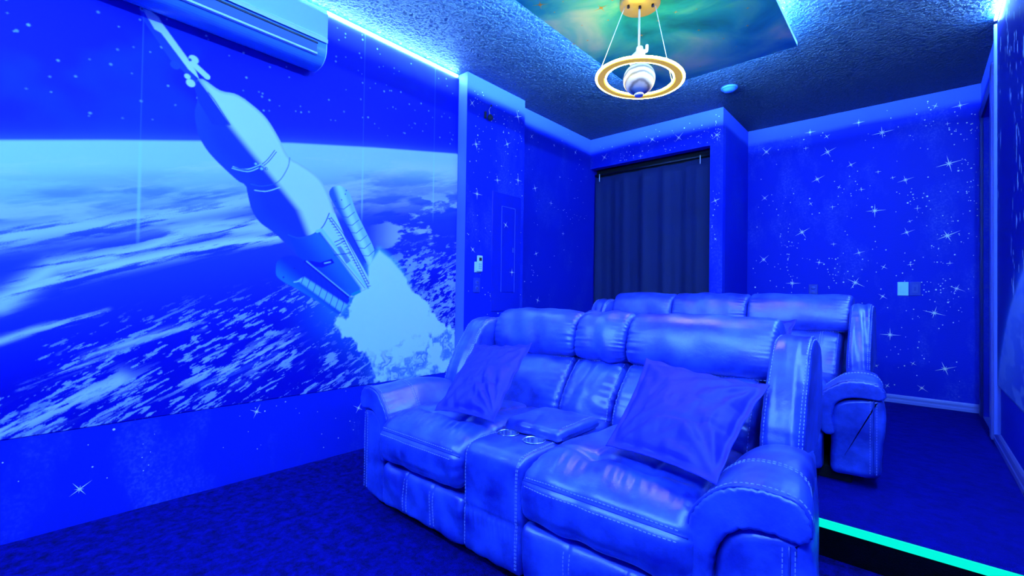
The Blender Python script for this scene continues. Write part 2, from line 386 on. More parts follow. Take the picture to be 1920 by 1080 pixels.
wall('wall_left', [(XL-.1, XL, YF-.1, YP0, 0, H), ], ST_LOW, [((60, -.2, 2.2, .05, .40, .0015, .004),)], 'x', XL, 1, seed=3)
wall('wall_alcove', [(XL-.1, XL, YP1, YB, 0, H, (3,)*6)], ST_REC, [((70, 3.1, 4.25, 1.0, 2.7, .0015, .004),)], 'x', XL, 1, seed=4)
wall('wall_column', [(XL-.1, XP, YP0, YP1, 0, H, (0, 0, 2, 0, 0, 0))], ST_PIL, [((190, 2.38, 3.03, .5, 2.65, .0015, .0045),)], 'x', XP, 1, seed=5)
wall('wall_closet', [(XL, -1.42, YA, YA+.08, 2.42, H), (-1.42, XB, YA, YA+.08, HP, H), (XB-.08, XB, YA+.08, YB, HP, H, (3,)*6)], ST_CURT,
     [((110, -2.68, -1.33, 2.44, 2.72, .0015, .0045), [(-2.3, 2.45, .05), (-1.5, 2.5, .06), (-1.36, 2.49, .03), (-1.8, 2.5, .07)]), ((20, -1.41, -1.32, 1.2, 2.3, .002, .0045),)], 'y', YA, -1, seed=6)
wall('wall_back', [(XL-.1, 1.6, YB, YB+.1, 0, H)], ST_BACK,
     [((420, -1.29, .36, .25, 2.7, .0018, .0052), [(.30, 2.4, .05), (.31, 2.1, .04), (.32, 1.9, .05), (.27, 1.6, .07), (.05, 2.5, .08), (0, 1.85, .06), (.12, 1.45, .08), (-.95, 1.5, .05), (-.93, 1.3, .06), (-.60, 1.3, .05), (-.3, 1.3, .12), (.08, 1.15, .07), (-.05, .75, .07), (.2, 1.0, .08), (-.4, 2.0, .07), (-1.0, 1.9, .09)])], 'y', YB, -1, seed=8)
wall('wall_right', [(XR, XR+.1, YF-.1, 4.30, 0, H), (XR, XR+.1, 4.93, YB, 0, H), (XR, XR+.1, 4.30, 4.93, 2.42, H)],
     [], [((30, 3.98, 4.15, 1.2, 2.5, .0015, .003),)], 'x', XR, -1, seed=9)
struct(box('wall_front', XL-.1, XR+.1, YF-.1, YF, 0, H, m_walldark))
# little hallway seen through the open door
V, F, mi = [], [], []
for b in [(XR+.1, 1.6, 4.2, 4.25, 0, H), (1.5, 1.6, 4.2, YB, 0, H)]: boxvf(V, F, mi, *b)
struct(pyd('wall_hall', V, F, m_door))
struct(box('ceiling', XL-.1, 1.6, YF-.1, YB+.1, H, H+.1, m_ceil))
struct(box('floor', XL-.1, XR+.1, YF-.1, YR, -.1, 0, m_carpet))
V, F, mi = [], [], []
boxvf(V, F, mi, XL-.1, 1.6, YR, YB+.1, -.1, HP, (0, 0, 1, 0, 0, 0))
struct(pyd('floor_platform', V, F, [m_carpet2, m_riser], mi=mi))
tag(box('step_light', -2.55, XR-.02, YR-.008, YR+.004, HP-.028, HP+.002, m_ledstep), 'glowing teal light strip along the edge of the raised carpet step', 'light strip')

# baseboards with moulded profile
def baseboard(name, pts_fn, prof, a0, a1):
    V = []; F = []; k = len(prof)
    for a in (a0, a1):
        for d, z in prof: V.append(pts_fn(a, d, z))
    for i in range(k): F.append((i, (i+1) % k, k+(i+1) % k, k+i))
    F.append(tuple(range(k))[::-1]); F.append(tuple(range(k, 2*k)))
    o = pyd(name, V, F, m_trim); bm = bmesh.new(); bm.from_mesh(o.data); bmesh.ops.recalc_face_normals(bm, faces=bm.faces[:]); bm.to_mesh(o.data); bm.free()
    return struct(o)
PB = [(0, 0), (.014, 0), (.014, .022), (.010, .026), (.010, .040), (.014, .044), (.012, .058), (.006, .066), (0, .068)]
baseboard('baseboard_back', lambda a, d, z: (a, YB-d, HP+z), PB, XB, XR)
baseboard('baseboard_right', lambda a, d, z: (XR-d, a, HP+z*1.25), PB, YR, 4.17)
baseboard('baseboard_lower', lambda a, d, z: (XR-d, a, z), PB, YF, YR)

# door, casing, threshold
def trim(n, *b, m=m_trim, bev=.003): return struct(box(n, *b, m, bev=bev))
trim('trim_1', XR-.022, XR, 4.195, 4.285, HP, 2.56)
trim('trim_2', XR-.016, XR, 4.285, 4.93, 2.42, 2.50, m=m_trimdark)
trim('trim_3', XR-.016, XR, 4.935, 5.03, HP, 2.50, m=m_trimdark)
trim('trim_4', XR-.030, XR, 3.972, 3.984, HP+.08, H-.04, m=m_pale)
trim('trim_5', XR-.001, XR+.10, 4.30, 4.93, HP, HP+.012, m=m_pale, bev=0)
d = empty('door_1', (XR+.03, 4.925, HP)); d['kind'] = 'structure'
bm = bmesh.new(); abox(bm, 0, .80, -.035, 0, .015, 2.25)
for (x0, x1, z0, z1) in ((.12, .36, .2, .95), (.44, .68, .2, .95), (.12, .36, 1.1, 2.05), (.44, .68, 1.1, 2.05)): abox(bm, x0, x1, -.042, -.034, z0, z1)
bmobj('door_slab', bm, m_door, d)
h = lathe('door_handle', [(0, 0), (.024, 0), (.026, .006), (.010, .010), (.010, .035), (.024, .040), (.030, .055), (.024, .070), (0, .074)], m_dark, d, 24)
h.rotation_euler = (PI/2, 0, 0); h.location = (.045, -.036, .86)
lathe('hinge_pin', [(0, 0), (.004, 0), (.004, .09), (0, .09)], m_star, d, 10, c=(.024, -.045, 1.02))

# ---------------------------------------------------------------- LED tapes on the wall/ceiling joints
def led(name, x0, x1, y0, y1, z0, z1, label, k=1.):
    return tag(box(name, x0, x1, y0, y1, z0, z1, mat('led_tape', (0, 0, 0), .5, emis=LEDCOL, estr=LED*k)), label, 'light strip')
led('led_strip', XL+.004, XL+.016, YF+.05, 2.335, H-.024, H-.012, 'bright cyan light strip along the ceiling edge above the rocket wall', .34)
led('led_strip', XR-.030, XR-.018, YF+.05, 3.96, H-.024, H-.012, 'bright cyan light strip at the ceiling edge of the right hand wall', .9)
led('led_strip', XL+.05, XR-.05, YF+.004, YF+.016, H-.024, H-.012, 'added cyan fill strip, unseen, at the ceiling edge behind the camera', 1.3)  # unseen strip, added to light the sofa fronts

# ---------------------------------------------------------------- floating ceiling panel with hidden back light
PX0, PX1, PY0, PY1 = -1.6437, -.5703, .93, 3.344
p = empty('ceiling_panel', ((PX0+PX1)/2, (PY0+PY1)/2, H))
tag(p, 'floating nebula printed ceiling panel with gold stars, lit round its edges', 'ceiling panel')
def L2(x, y): return x-p.location.x, y-p.location.y
V, F, mi = [], [], []
x0, y0 = L2(PX0, PY0); x1, y1 = L2(PX1, PY1)
boxvf(V, F, mi, x0, x1, y0, y1, -.11, -.085, (0, 1, 1, 1, 1, 1))
g = random.Random(12)
gs = [(-1.322, 2.195, .05, 0), (-1.349, 2.32, .012, 0), (-1.564, 1.952, .05, 30), (-1.27, 2.59, .022, 10), (-.985, 2.761, .014, 0), (-.704, 2.723, .012, 20), (-1.645, 2.40, .025, 0), (-1.02, 2.5, .02, 40), (-.75, 2.9, .015, 0), (-.9, 2.95, .012, 0)]
gs += [(g.uniform(PX0+.05, PX1-.05), g.uniform(1, 3.3), g.uniform(.006, .016), g.uniform(0, 60)) for _ in range(26)]
for a, b_, r, rot in gs:
    X, Y = L2(a, b_)
    for an, l in ((0, 1), (90, .9), (180, 1), (270, .8), (45, .3), (135, .3), (225, .3), (315, .3)):
        t = math.radians(an+rot); wd = max(.0018, r*.06); c, s = math.cos(t), math.sin(t); b = len(V)
        for q in ((-s*wd, c*wd), (c*r*l, s*r*l), (s*wd, -c*wd)): V.append((X+q[0], Y+q[1], -.1112))
        F.append((b, b+1, b+2)); mi.append(2)
    b = len(V)
    for j in range(8): V.append((X+r*.2*math.cos(j*PI/4), Y+r*.2*math.sin(j*PI/4), -.1113))
    F.append(tuple(b+j for j in range(8))); mi.append(2)
pyd('printed_board', V, F, [m_neb, m_white, m_gold], p, mi=mi)
bm = bmesh.new()
for (a0, a1, b0, b1) in ((x0+.11, x0+.122, y0+.11, y1-.11), (x1-.122, x1-.11, y0+.11, y1-.11), (x0+.122, x1-.122, y1-.122, y1-.11), (x0+.122, x1-.122, y0+.11, y0+.122)):
    abox(bm, a0, a1, b0, b1, -.084, -.074)
m_ledp = mat('led_tape_soft', (1, 1, 1), .5, emis=LEDCOL, estr=LED*4.2)
bmobj('back_light', bm, m_ledp, p)
box('mounting_frame', x0+.2, x1-.2, y0+.2, y1-.2, -.085, -.0005, m_white, p)
#__MORE__

# ---------------------------------------------------------------- rocket mural on the left wall (a flat printed wall paper)
def vnoise(x, y, seed):
    g = np.random.default_rng(seed); T = g.random((256, 256)); xi = np.floor(x).astype(int); yi = np.floor(y).astype(int)
    fx = x-xi; fy = y-yi; fx = fx*fx*(3-2*fx); fy = fy*fy*(3-2*fy)
    a = T[xi & 255, yi & 255]; b = T[(xi+1) & 255, yi & 255]; c = T[xi & 255, (yi+1) & 255]; d_ = T[(xi+1) & 255, (yi+1) & 255]
    return (a*(1-fx)+b*fx)*(1-fy)+(c*(1-fx)+d_*fx)*fy
def fbm(x, y, o=5, seed=1, g=.55):
    s = 0; a = 1; n = 0
    for i in range(o): s = s+a*vnoise(x*2**i+17*i, y*2**i+5*i, seed+i); n += a; a *= g
    return s/n
def ss(a, b, x): t = np.clip((x-a)/(b-a), 0, 1); return t*t*(3-2*t)
class Canvas:
    def __init__(s, a0, a1, b0, b1, step):
        s.na = int(round((a1-a0)/step))+1; s.nb = int(round((b1-b0)/step))+1
        s.a = np.linspace(a0, a1, s.na); s.b = np.linspace(b0, b1, s.nb)
        s.A, s.B = np.meshgrid(s.a, s.b, indexing='ij'); s.col = np.zeros((s.na, s.nb, 3)); s.step = step
    def mix(s, m, c, sl=None):
        c = np.asarray(c, float); t = s.col if sl is None else s.col[sl]
        t[...] = t*(1-m[..., None])+(c if c.ndim == 3 else c[None, None])*m[..., None]
    def reg(s, pts, pad):
        P = np.array(pts); i0 = max(0, np.searchsorted(s.a, P[:, 0].min()-pad)-1); i1 = min(s.na, np.searchsorted(s.a, P[:, 0].max()+pad)+1)
        j0 = max(0, np.searchsorted(s.b, P[:, 1].min()-pad)-1); j1 = min(s.nb, np.searchsorted(s.b, P[:, 1].max()+pad)+1)
        return (slice(i0, i1), slice(j0, j1))
    def dist(s, pts, sl, closed):
        P = list(map(tuple, pts)); A, B = s.A[sl], s.B[sl]; D = np.full(A.shape, 9.); ins = np.zeros(A.shape, bool)
        n = len(P)
        for i in range(n if closed else n-1):
            (x1, y1), (x2, y2) = P[i], P[(i+1) % n]; dx, dy = x2-x1, y2-y1
            t = np.clip(((A-x1)*dx+(B-y1)*dy)/(dx*dx+dy*dy+1e-12), 0, 1)
            D = np.minimum(D, np.hypot(A-x1-t*dx, B-y1-t*dy))
            if closed:
                c = ((y1 > B) != (y2 > B)) & (A < dx*(B-y1)/(dy if abs(dy) > 1e-9 else 1e-9)+x1); ins ^= c
        return D, ins
    def poly(s, pts, col, soft=.003, fn=None, k=1.):
        sl = s.reg(pts, soft*2); D, ins = s.dist(pts, sl, True); sd = np.where(ins, D, -D)
        m = np.clip(.5+sd/soft, 0, 1)*k
        c = fn(s.A[sl], s.B[sl], sd) if fn else col
        s.mix(m, c, sl); return sl, sd
    def line(s, pts, col, w=.003, soft=.003, k=1.):
        sl = s.reg(pts, w+soft*2); D, _ = s.dist(pts, sl, False); s.mix(np.clip((w-D)/soft+.5, 0, 1)*k, col, sl)
    def disc(s, c, r, col, soft=.003, k=1.):
        sl = s.reg([c], r+soft*2); D = np.hypot(s.A[sl]-c[0], s.B[sl]-c[1]); s.mix(np.clip((r-D)/soft+.5, 0, 1)*k, col, sl)
    def mesh(s, name, fn, m, thick, parent=None):
        na, nb = s.na, s.nb; n = na*nb
        P = fn(s.A.ravel(), s.B.ravel(), 0.); co = np.stack(P, 1)
        # back rim to give the sheet its thickness
        ring = [i*nb for i in range(na)]+[(na-1)*nb+j for j in range(1, nb)]+[i*nb+nb-1 for i in range(na-2, -1, -1)]+[j for j in range(nb-2, 0, -1)]
        Ra, Rb = s.A.ravel()[ring], s.B.ravel()[ring]; back = np.stack(fn(Ra, Rb, thick), 1)
        co = np.vstack([co, back]).astype(np.float32)
        I, J = np.meshgrid(np.arange(na-1), np.arange(nb-1), indexing='ij'); q = (I*nb+J).ravel()
        quads = np.stack([q, q+nb, q+nb+1, q+1], 1)
        k = len(ring); rg = np.array(ring); nx = np.roll(rg, -1); bi = n+np.arange(k); bn = np.roll(bi, -1)
        quads = np.vstack([quads, np.stack([rg, bi, bn, nx], 1)]).astype(np.int32)
        me = bpy.data.meshes.new(name); me.vertices.add(len(co)); me.vertices.foreach_set('co', co.ravel())
        me.loops.add(quads.size); me.loops.foreach_set('vertex_index', quads.ravel())
        me.polygons.add(len(quads)); me.polygons.foreach_set('loop_start', np.arange(0, quads.size, 4, dtype=np.int32))
        me.update(calc_edges=True); me.validate()
        at = me.color_attributes.new('Col', 'FLOAT_COLOR', 'POINT')
        c = np.ones((len(co), 4), np.float32); c[:n, :3] = s.col.reshape(-1, 3); c[n:, :3] = s.col.reshape(-1, 3)[ring]
        at.data.foreach_set('color', c.ravel())
        return link(name, me, m, parent)

cv = Canvas(-.36, YP0-.001, .415, H-.03, .0038)
A, B = cv.A, cv.B
HZ = [(-.36, 1.49), (-0.023, 1.602), (0.291, 1.686), (0.7, 1.789), (1.099, 1.882), (1.616, 1.987), (2.339, 2.12)]
hz = np.interp(A, [q[0] for q in HZ], [q[1] for q in HZ])
dz = B-hz
sl_ = .235   # fall of the horizon across the sheet
# space
cv.col[...] = (.002, .006, .52)
nb_ = ss(.52, .75, fbm(A*2.2, B*2.2, 4, 31)); cv.mix(nb_*.35, (.004, .06, .7))
cv.mix(np.exp(-np.clip(dz, 0, 9)/.030)*.9*(dz > -.01), (.05, .10, .8))
# earth below the horizon
depth = np.clip(-dz, 0, 9)
sea = np.zeros(cv.col.shape)
t1 = ss(0.10, .46, depth); t2 = ss(.45, 1.05, depth)
c0 = np.array((.50, .70, 1.0)); c1 = np.array((.02, .05, .92)); c2 = np.array((.001, .002, .42))
sea[...] = c0*(1-t1)[..., None]+c1*t1[..., None]; sea = sea*(1-t2)[..., None]+c2*t2[..., None]
m = ss(-.006, .010, -dz); cv.mix(m, sea)
# cloud fields, drawn out along the flow of the picture
def rot(a, b, ang): c, s = math.cos(ang), math.sin(ang); return a*c+b*s, -a*s+b*c
wx = fbm(A*1.7, B*1.7, 3, 77)*.35
def streak(ang, fu, fv, lo, hi, seed, o=6, warp=1.):
    U, Vv = rot(A, B, ang); return ss(lo, hi, fbm(U*fu+wx*warp, Vv*fv+wx*2.0*warp, o, seed, .62))
haze = ss(.04, .14, depth)*(1-ss(.55, .8, depth))
cv.mix(m*haze*streak(.26, 1.6, 10, .48, .62, 5)*.55*(1-ss(.30, .5, depth)), (.72, .78, 1.))
cv.mix(m*ss(.1, .25, depth)*(1-ss(.35, .6, depth))*streak(.24, 1.3, 7, .50, .66, 9)*.5, (.03, .11, .9))
def band(pts, w, k=1., seed=3, lo=.42, hi=.60, fu=3.5, fv=36, ang=.36, col=(.56, .66, 1.)):
    global cv
    D, _ = cv.dist(pts, (slice(None), slice(None)), False)
    n = streak(ang, fu, fv, lo+.02, hi+.03, seed, 6, .55)
    cv.mix(np.exp(-(D/w)**2)*n*k*(dz < 0), col)
band([(-.36, 1.10), (-0.016, 1.217), (0.179, 1.283), (0.409, 1.343), (0.707, 1.449), (0.907, 1.527)], .045, 1., 11, .34, .5)
band([(.3, 1.44), (.707, 1.53), (1.05, 1.66)], .05, .7, 12)
band([(-0.36, .80), (-0.01, 0.965), (0.105, 1.042), (0.216, 1.091), (0.492, 1.181), (0.784, 1.272), (1.023, 1.325)], .032, 1.2, 13, .36, .52)
band([(-0.01, 0.954), (0.135, 1.11), (0.413, 1.2), (0.663, 1.335), (0.965, 1.40)], .035, 1.1, 14, .38, .55)
band([(.55, 1.30), (.7, 1.33), (.95, 1.37)], .035, 1., 19, .4, .55)
band([(-.36, .70), (-0.007, 0.807), (0.079, 0.845), (0.307, 0.915)], .014, 1., 15, .46, .60)
band([(0.241, 0.725), (0.402, 0.779), (0.541, 0.821), (0.673, 0.842)], .016, .9, 16)
band([(.05, .62), (.25, .69), (.40, .75)], .012, .9, 20)
band([(0.679, 0.545), (0.823, 0.581), (1.037, 0.66)], .016, .55, 18, .2, .5, col=(.12, .2, .85))
band([(-.36, .36), (0.0, 0.448), (0.086, 0.484), (0.179, 0.532), (0.35, 0.60)], .045, 1.1, 17, .46, .58, 6, 40, .48)
band([(.1, .43), (.45, .56), (.8, .62), (1.1, .70)], .06, .9, 27, .54, .62, 6, 44, .45)
sc_ = ss(.75, .95, depth)
cv.mix(m*sc_*streak(.47, 8, 48, .655, .70, 21, 5, .5)*.9, (.34, .46, 1.))
cv.mix(m*sc_*streak(.5, 16, 64, .62, .68, 22, 4, .5)*ss(.48, .62, fbm(A*3, B*3, 3, 55))*.9, (.36, .48, 1.))
# right hand sea: denser dappled cloud beside the plume
rt = ss(1.55, 1.9, A)
cv.mix(m*rt*ss(.22, .4, depth)*(1-ss(.62, .8, depth))*streak(.18, 4, 14, .50, .60, 23)*.7, (.66, .78, 1.))
cv.mix(m*rt*ss(.62, .8, depth)*streak(.42, 14, 34, .55, .62, 24, 5)*.9, (.30, .42, 1.))
cv.mix(m*ss(1.2, 1.6, A)*ss(.95, 1.05, depth)*streak(.45, 18, 40, .58, .64, 25, 5)*.7, (.26, .36, 1.))
# small stars of the print
g = random.Random(5)
for i in range(230):
    a, b = g.uniform(-.3, 2.34), g.uniform(1.75, 2.70)
    if b > np.interp(a, [q[0] for q in HZ], [q[1] for q in HZ])+.07: cv.disc((a, b), g.uniform(.0025, .0055), (.30, .55, .9), .005, g.uniform(.35, .9))
# glow and exhaust plume
gl, _ = cv.dist([(1.466, 0.979), (1.75, 0.78), (1.902, 0.45)], (slice(None), slice(None)), False)
cv.mix(np.exp(-(gl/.22)**2)*.75*(dz < 0), (.05, .30, .95))
PL = [(1.601, 1.198), (1.651, 1.272), (1.675, 1.303), (1.772, 1.244), (1.878, 1.138), (1.986, 1.023), (2.119, 0.917), (2.223, 0.806), (2.43, 0.717), (2.43, 0.393), (1.678, 0.407), (1.582, 0.623), (1.52, 0.697), (1.42, 0.767), (1.391, 0.849), (1.432, 0.878), (1.474, 0.952), (1.514, 1.007), (1.597, 1.057)]
bil = (fbm(A*13, B*13, 4, 41)-.5)*.16
sl = (slice(None), slice(None)); D, ins = cv.dist(PL, sl, True); sd = np.where(ins, D, -D)+bil*ss(1.3, .85, B)
cv.mix(ss(-.05, .03, sd)*ss(1.0, 1.25, B)*.9, (.2, .7, 1.))
cv.mix(ss(-.012, .012, sd), (.60, .86, 1.0))
puff = fbm(A*9+fbm(A*20, B*20, 3, 43), B*9, 5, 42)
smk = ss(-.02, .12, .57+(A-1.65)*.42-B+(puff-.5)*.5)
smk = smk*ss(-.01, .02, sd)
cv.mix(smk*ss(.42, .60, puff)*.85, (.02, .14, .80)); cv.mix(smk*ss(.60, .66, puff)*.8, (.62, .8, 1.0)); cv.mix(smk*ss(.44, .40, puff)*.5, (.6, .8, 1.0))
# rocket
LT = np.array((.68, .84, 1.)); DK = np.array((.006, .035, .85)); MD = np.array((.04, .14, .95))
SH = [(0.627, 2.082), (0.684, 2.001), (0.771, 1.889), (0.876, 1.774), (1.016, 1.627), (1.138, 1.493), (1.197, 1.359), (1.304, 1.24), (1.466, 1.013)]
def shade(a, b, sd):
    pa = np.interp(-b, [-q[1] for q in SH], [q[0] for q in SH]); t = ss(-.030, .035, a-pa)
    rim = ss(.10, .0, np.abs(sd))*ss(-.03, .02, pa-a)*.15
    c = DK*(1-t)[..., None]+LT*t[..., None]; c = c*(1-rim[..., None])+MD*rim[..., None]
    e = ss(.02, .0, sd)*t*.35
    return c*(1-e[..., None])+MD*e[..., None]
BODY = [(0.614, 2.045), (0.627, 2.082), (0.654, 2.087), (0.726, 2.057), (0.8, 2.063), (0.878, 2.031), (0.953, 1.978), (1.02, 1.885), (1.071, 1.797), (1.132, 1.771), (1.205, 1.739), (1.267, 1.694), (1.316, 1.615), (1.359, 1.509), (1.422, 1.383), (1.508, 1.255), (1.595, 1.12), (1.597, 1.057), (1.514, 1.007), (1.459, 0.993), (1.273, 1.124), (1.14, 1.225), (1.076, 1.287), (1.002, 1.35), (0.929, 1.398), (0.887, 1.462), (0.865, 1.542), (0.853, 1.589), (0.809, 1.61), (0.695, 1.708), (0.642, 1.784), (0.623, 1.852), (0.617, 1.92), (0.627, 1.977)]
cv.poly(crom(BODY, 150), LT, .004, shade)
# core stage below the tank end: darker, with a light frame and truss
CORE = [(1.081, 1.346), (1.141, 1.334), (1.219, 1.361), (1.283, 1.417), (1.322, 1.504), (1.359, 1.509), (1.422, 1.383), (1.508, 1.255), (1.597, 1.12), (1.597, 1.057), (1.514, 1.007), (1.459, 0.993), (1.273, 1.124), (1.14, 1.225)]
def core(a, b, sd):
    pa = np.interp(-b, [-1.5, -1.39, -1.05], [1.24, 1.27, 1.55]); t = ss(-.02, .01, a-pa); u = ss(-.22, -.02, a-pa)
    lo = np.array((.004, .05, .8))*(1-u)[..., None]+np.array((.02, .16, .9))*u[..., None]
    return lo*(1-t)[..., None]+np.array((.55, .82, 1.))*t[..., None]
cv.poly(CORE, LT, .004, core)
cv.line(crom([(1.081, 1.346), (1.141, 1.334), (1.219, 1.361), (1.283, 1.417), (1.322, 1.504)], 30, False), (.02, .10, .8), .003)
cv.poly([(1.2, 1.207), (1.271, 1.198), (1.345, 1.226), (1.362, 1.201), (1.285, 1.167), (1.223, 1.17)], (.002, .006, .42), .004)
cv.line([(1.30, 1.195), (1.335, 1.205)], (.3, .6, .95), .004)
cv.line([(1.248, 1.384), (1.277, 1.397), (1.597, 1.05)], (.35, .72, .98), .009)
cv.line([(1.262, 1.378), (1.573, 1.049)], (.01, .04, .5), .002)
for q in ([(1.322, 1.471), (1.404, 1.381), (1.597, 1.05)], [(1.335, 1.48), (1.42, 1.385), (1.60, 1.08)], [(1.36, 1.33), (1.42, 1.36)], [(1.37, 1.31), (1.43, 1.345)], [(1.36, 1.25), (1.47, 1.27)]): cv.line(q, (.004, .02, .45), .0025)
for i in range(26):
    t = i/25; a, b = 1.322+(1.60-1.322)*t, 1.471+(1.06-1.471)*t; cv.line([(a-.006, b), (a+.014, b+.004)], (.004, .02, .45), .002)
cv.poly([(1.375, 1.30), (1.40, 1.31), (1.47, 1.22), (1.44, 1.20)], (.006, .05, .55), .004, k=.7)
cv.poly([(1.477, 1.01), (1.539, 1.038), (1.547, 1.021), (1.488, 0.993)], (.01, .30, .42), .004)
# adapter cone and bands
cv.poly([(0.614, 2.045), (0.627, 2.077), (0.672, 2.025), (0.771, 1.895), (0.739, 1.88), (0.694, 1.872), (0.631, 1.97)], DK*.8, .004)
cv.line([(0.672, 2.03), (0.70, 2.0), (0.775, 1.893), (0.735, 1.878)], (.01, .03, .5), .0022)
for q in ([(0.805, 1.685), (0.872, 1.686), (0.944, 1.731), (0.998, 1.813)], [(0.8, 1.676), (0.878, 1.675), (0.952, 1.724), (1.007, 1.806)]):
    cv.line(crom(q, 24, False), (.01, .05, .6), .002); cv.line(crom([(a-.012, b-.010) for a, b in q[:3]], 16, False), (.4, .7, .98), .0025)
cv.line(crom([(.88, 1.60), (.94, 1.60), (1.02, 1.64), (1.07, 1.73), (1.08, 1.79)], 24, False), (.02, .12, .8), .003, k=.7)
cv.line(crom([(.90, 1.57), (.96, 1.575), (1.03, 1.61)], 12, False), (.5, .8, .98), .0025)
for a, b, r in ((.90, 1.715, .012), (.93, 1.695, .014), (.955, 1.70, .008)): cv.disc((a, b), r, (.01, .05, .5), .004); cv.disc((a+.002, b), r*.55, (.35, .65, .95), .004)
# escape tower
cv.poly([(0.395, 2.317), (0.405, 2.332), (0.413, 2.313), (0.45, 2.254), (0.475, 2.247), (0.541, 2.169), (0.586, 2.115), (0.625, 2.076), (0.614, 2.045), (0.564, 2.099), (0.514, 2.132), (0.4, 2.287)], (.015, .05, .75), .004)
cv.poly([(0.405, 2.332), (0.432, 2.333), (0.463, 2.319), (0.476, 2.297), (0.578, 2.173), (0.617, 2.119), (0.632, 2.082), (0.586, 2.115), (0.541, 2.169), (0.475, 2.247), (0.45, 2.254), (0.413, 2.313)], LT, .004)
cv.line([(.605, 2.15), (.665, 2.108)], LT, .014)
for (a, b), r, c in (((0.607, 2.172), .021, LT), ((0.665, 2.108), .014, LT), ((0.532, 2.115), .020, (.015, .06, .75)), ((0.583, 2.078), .013, LT), ((0.597, 2.05), .019, LT), ((0.403, 2.327), .010, (.25, .5, .9))): cv.disc((a, b), r, c, .004)
cv.disc((0.592, 2.165), .007, (.01, .04, .4), .004); cv.disc((0.401, 2.328), .004, (.01, .02, .3), .003)
# boosters
BR = crom([(1.319, 1.622), (1.335, 1.665), (1.359, 1.679), (1.398, 1.686), (1.452, 1.652), (1.502, 1.54), (1.569, 1.427), (1.635, 1.31), (1.628, 1.253), (1.601, 1.198), (1.578, 1.218), (1.45, 1.427), (1.365, 1.544)], 70)
def sbr(a, b, sd):
    ax = np.interp(-b, [-1.68, -1.54, -1.2], [1.36, 1.42, 1.60]); t = ss(-.035, .02, a-ax); c = np.array((.03, .12, .8))*(1-t)[..., None]+np.array((.55, .88, 1.))*t[..., None]
    e = ss(.03, .06, a-ax)*.5; return c*(1-e[..., None])+np.array((.12, .4, .9))*e[..., None]
cv.poly(BR, LT, .004, sbr)
for i in range(7):
    a, b = 1.385+i*.030, 1.555-i*.047; cv.line([(a-.012, b-.012), (a+.03, b-.012), (a+.075, b+.028)], (.02, .08, .6), .002)
cv.line([(1.45, 1.427), (1.578, 1.218)], (.005, .02, .4), .003)
for a, b in ((1.43, 1.665), (1.40, 1.60), (1.36, 1.585), (1.425, 1.64)): cv.disc((a, b), .004, (.01, .03, .4), .003)
BL_ = crom([(1.018, 1.14), (1.025, 1.189), (1.071, 1.223), (1.134, 1.224), (1.178, 1.199), (1.323, 1.093), (1.459, 0.986), (1.445, 0.938), (1.404, 0.885), (1.376, 0.889), (1.243, 0.972), (1.132, 1.037), (1.063, 1.073), (1.024, 1.105)], 80)
def sbl(a, b, sd):
    n = (a-1.02)*.62+(b-1.14)*.78; t = ss(.06, -.05, n-.02)
    return np.array((.006, .03, .55))*(1-t)[..., None]+np.array((.02, .20, .9))*t[..., None]
cv.poly(BL_, LT, .004, sbl)
cv.poly([(1.14, 1.084), (1.177, 1.107), (1.456, 0.938), (1.414, 0.892)], (.25, .62, .98), .012, k=.9)
for i in range(8):
    a, b = 1.17+i*.035, 1.17-i*.026; cv.line([(a, b+.02), (a+.012, b-.04), (a-.008, b-.10)], (.005, .02, .5), .002)
cv.line([(1.178, 1.199), (1.459, 0.989)], (.005, .01, .35), .006); cv.line([(1.19, 1.20), (1.462, .998)], (.3, .6, .95), .003)
cv.line(crom([(1.16, 1.095), (1.145, 1.08), (1.12, 1.075)], 8, False), (.35, .65, .98), .004)
cv.disc((1.12, 1.155), .005, (.01, .02, .3), .003); cv.disc((1.06, 1.10), .005, (.01, .02, .3), .003)
# paper seams
for y in (.408, 1.541, 2.122):
    sm = np.clip(1.5-np.abs(A-y)/.006, 0, 1)
    cv.mix(sm*ss(0, .02, -dz)*(1-ss(.30, .55, depth))*.55, (.50, .80, 1.)); cv.mix(np.clip(1-np.abs(A-y)/.004, 0, 1)*(dz > 0)*.25, (.10, .3, .9))
rk = ss(.9, .55, B)*0
mu = cv.mesh('space_mural', lambda a, b, t: (np.full(a.shape, XL+.0025-t), a, b), m_vc, .0024)
tag(mu, 'large printed wall mural of a white rocket climbing over the earth', 'mural')

# mural board on the right hand wall: another planet limb with bright dust
c2_ = Canvas(.9, 3.968, .52, H-.04, .012); A, B = c2_.A, c2_.B
c2_.col[...] = (.002, .006, .30)
cen = np.array((2.35, .25)); R_ = 1.20
rd = np.hypot((A-2.2)/1.9, (B-.10)/1.22)
c2_.mix(ss(.93, 1.0, rd)*np.exp(-np.clip(rd-1, 0, 9)/.03)*.5, (.05, .2, .8))
pl = ss(1.0, .97, rd); c2_.mix(pl, (.14, .30, .92)); c2_.mix(pl*ss(.98, .55, rd)*.85, (.004, .02, .55))
c2_.mix(pl*ss(.5, .6, fbm(A*4, B*14, 5, 61))*.45, (.28, .5, .95))
ds = ss(.66, .72, fbm(A*30, B*12, 4, 62))*ss(.5, .6, fbm(A*3, B*1.2, 3, 63)); c2_.mix(ds*(1-pl)*.8, (.5, .75, .98))
mr = c2_.mesh('planet_mural', lambda a, b, t: (np.full(a.shape, XR-.016+t), a, b), m_vc, .0155)
tag(mr, 'dark space mural with a pale planet edge on the right hand wall', 'mural')

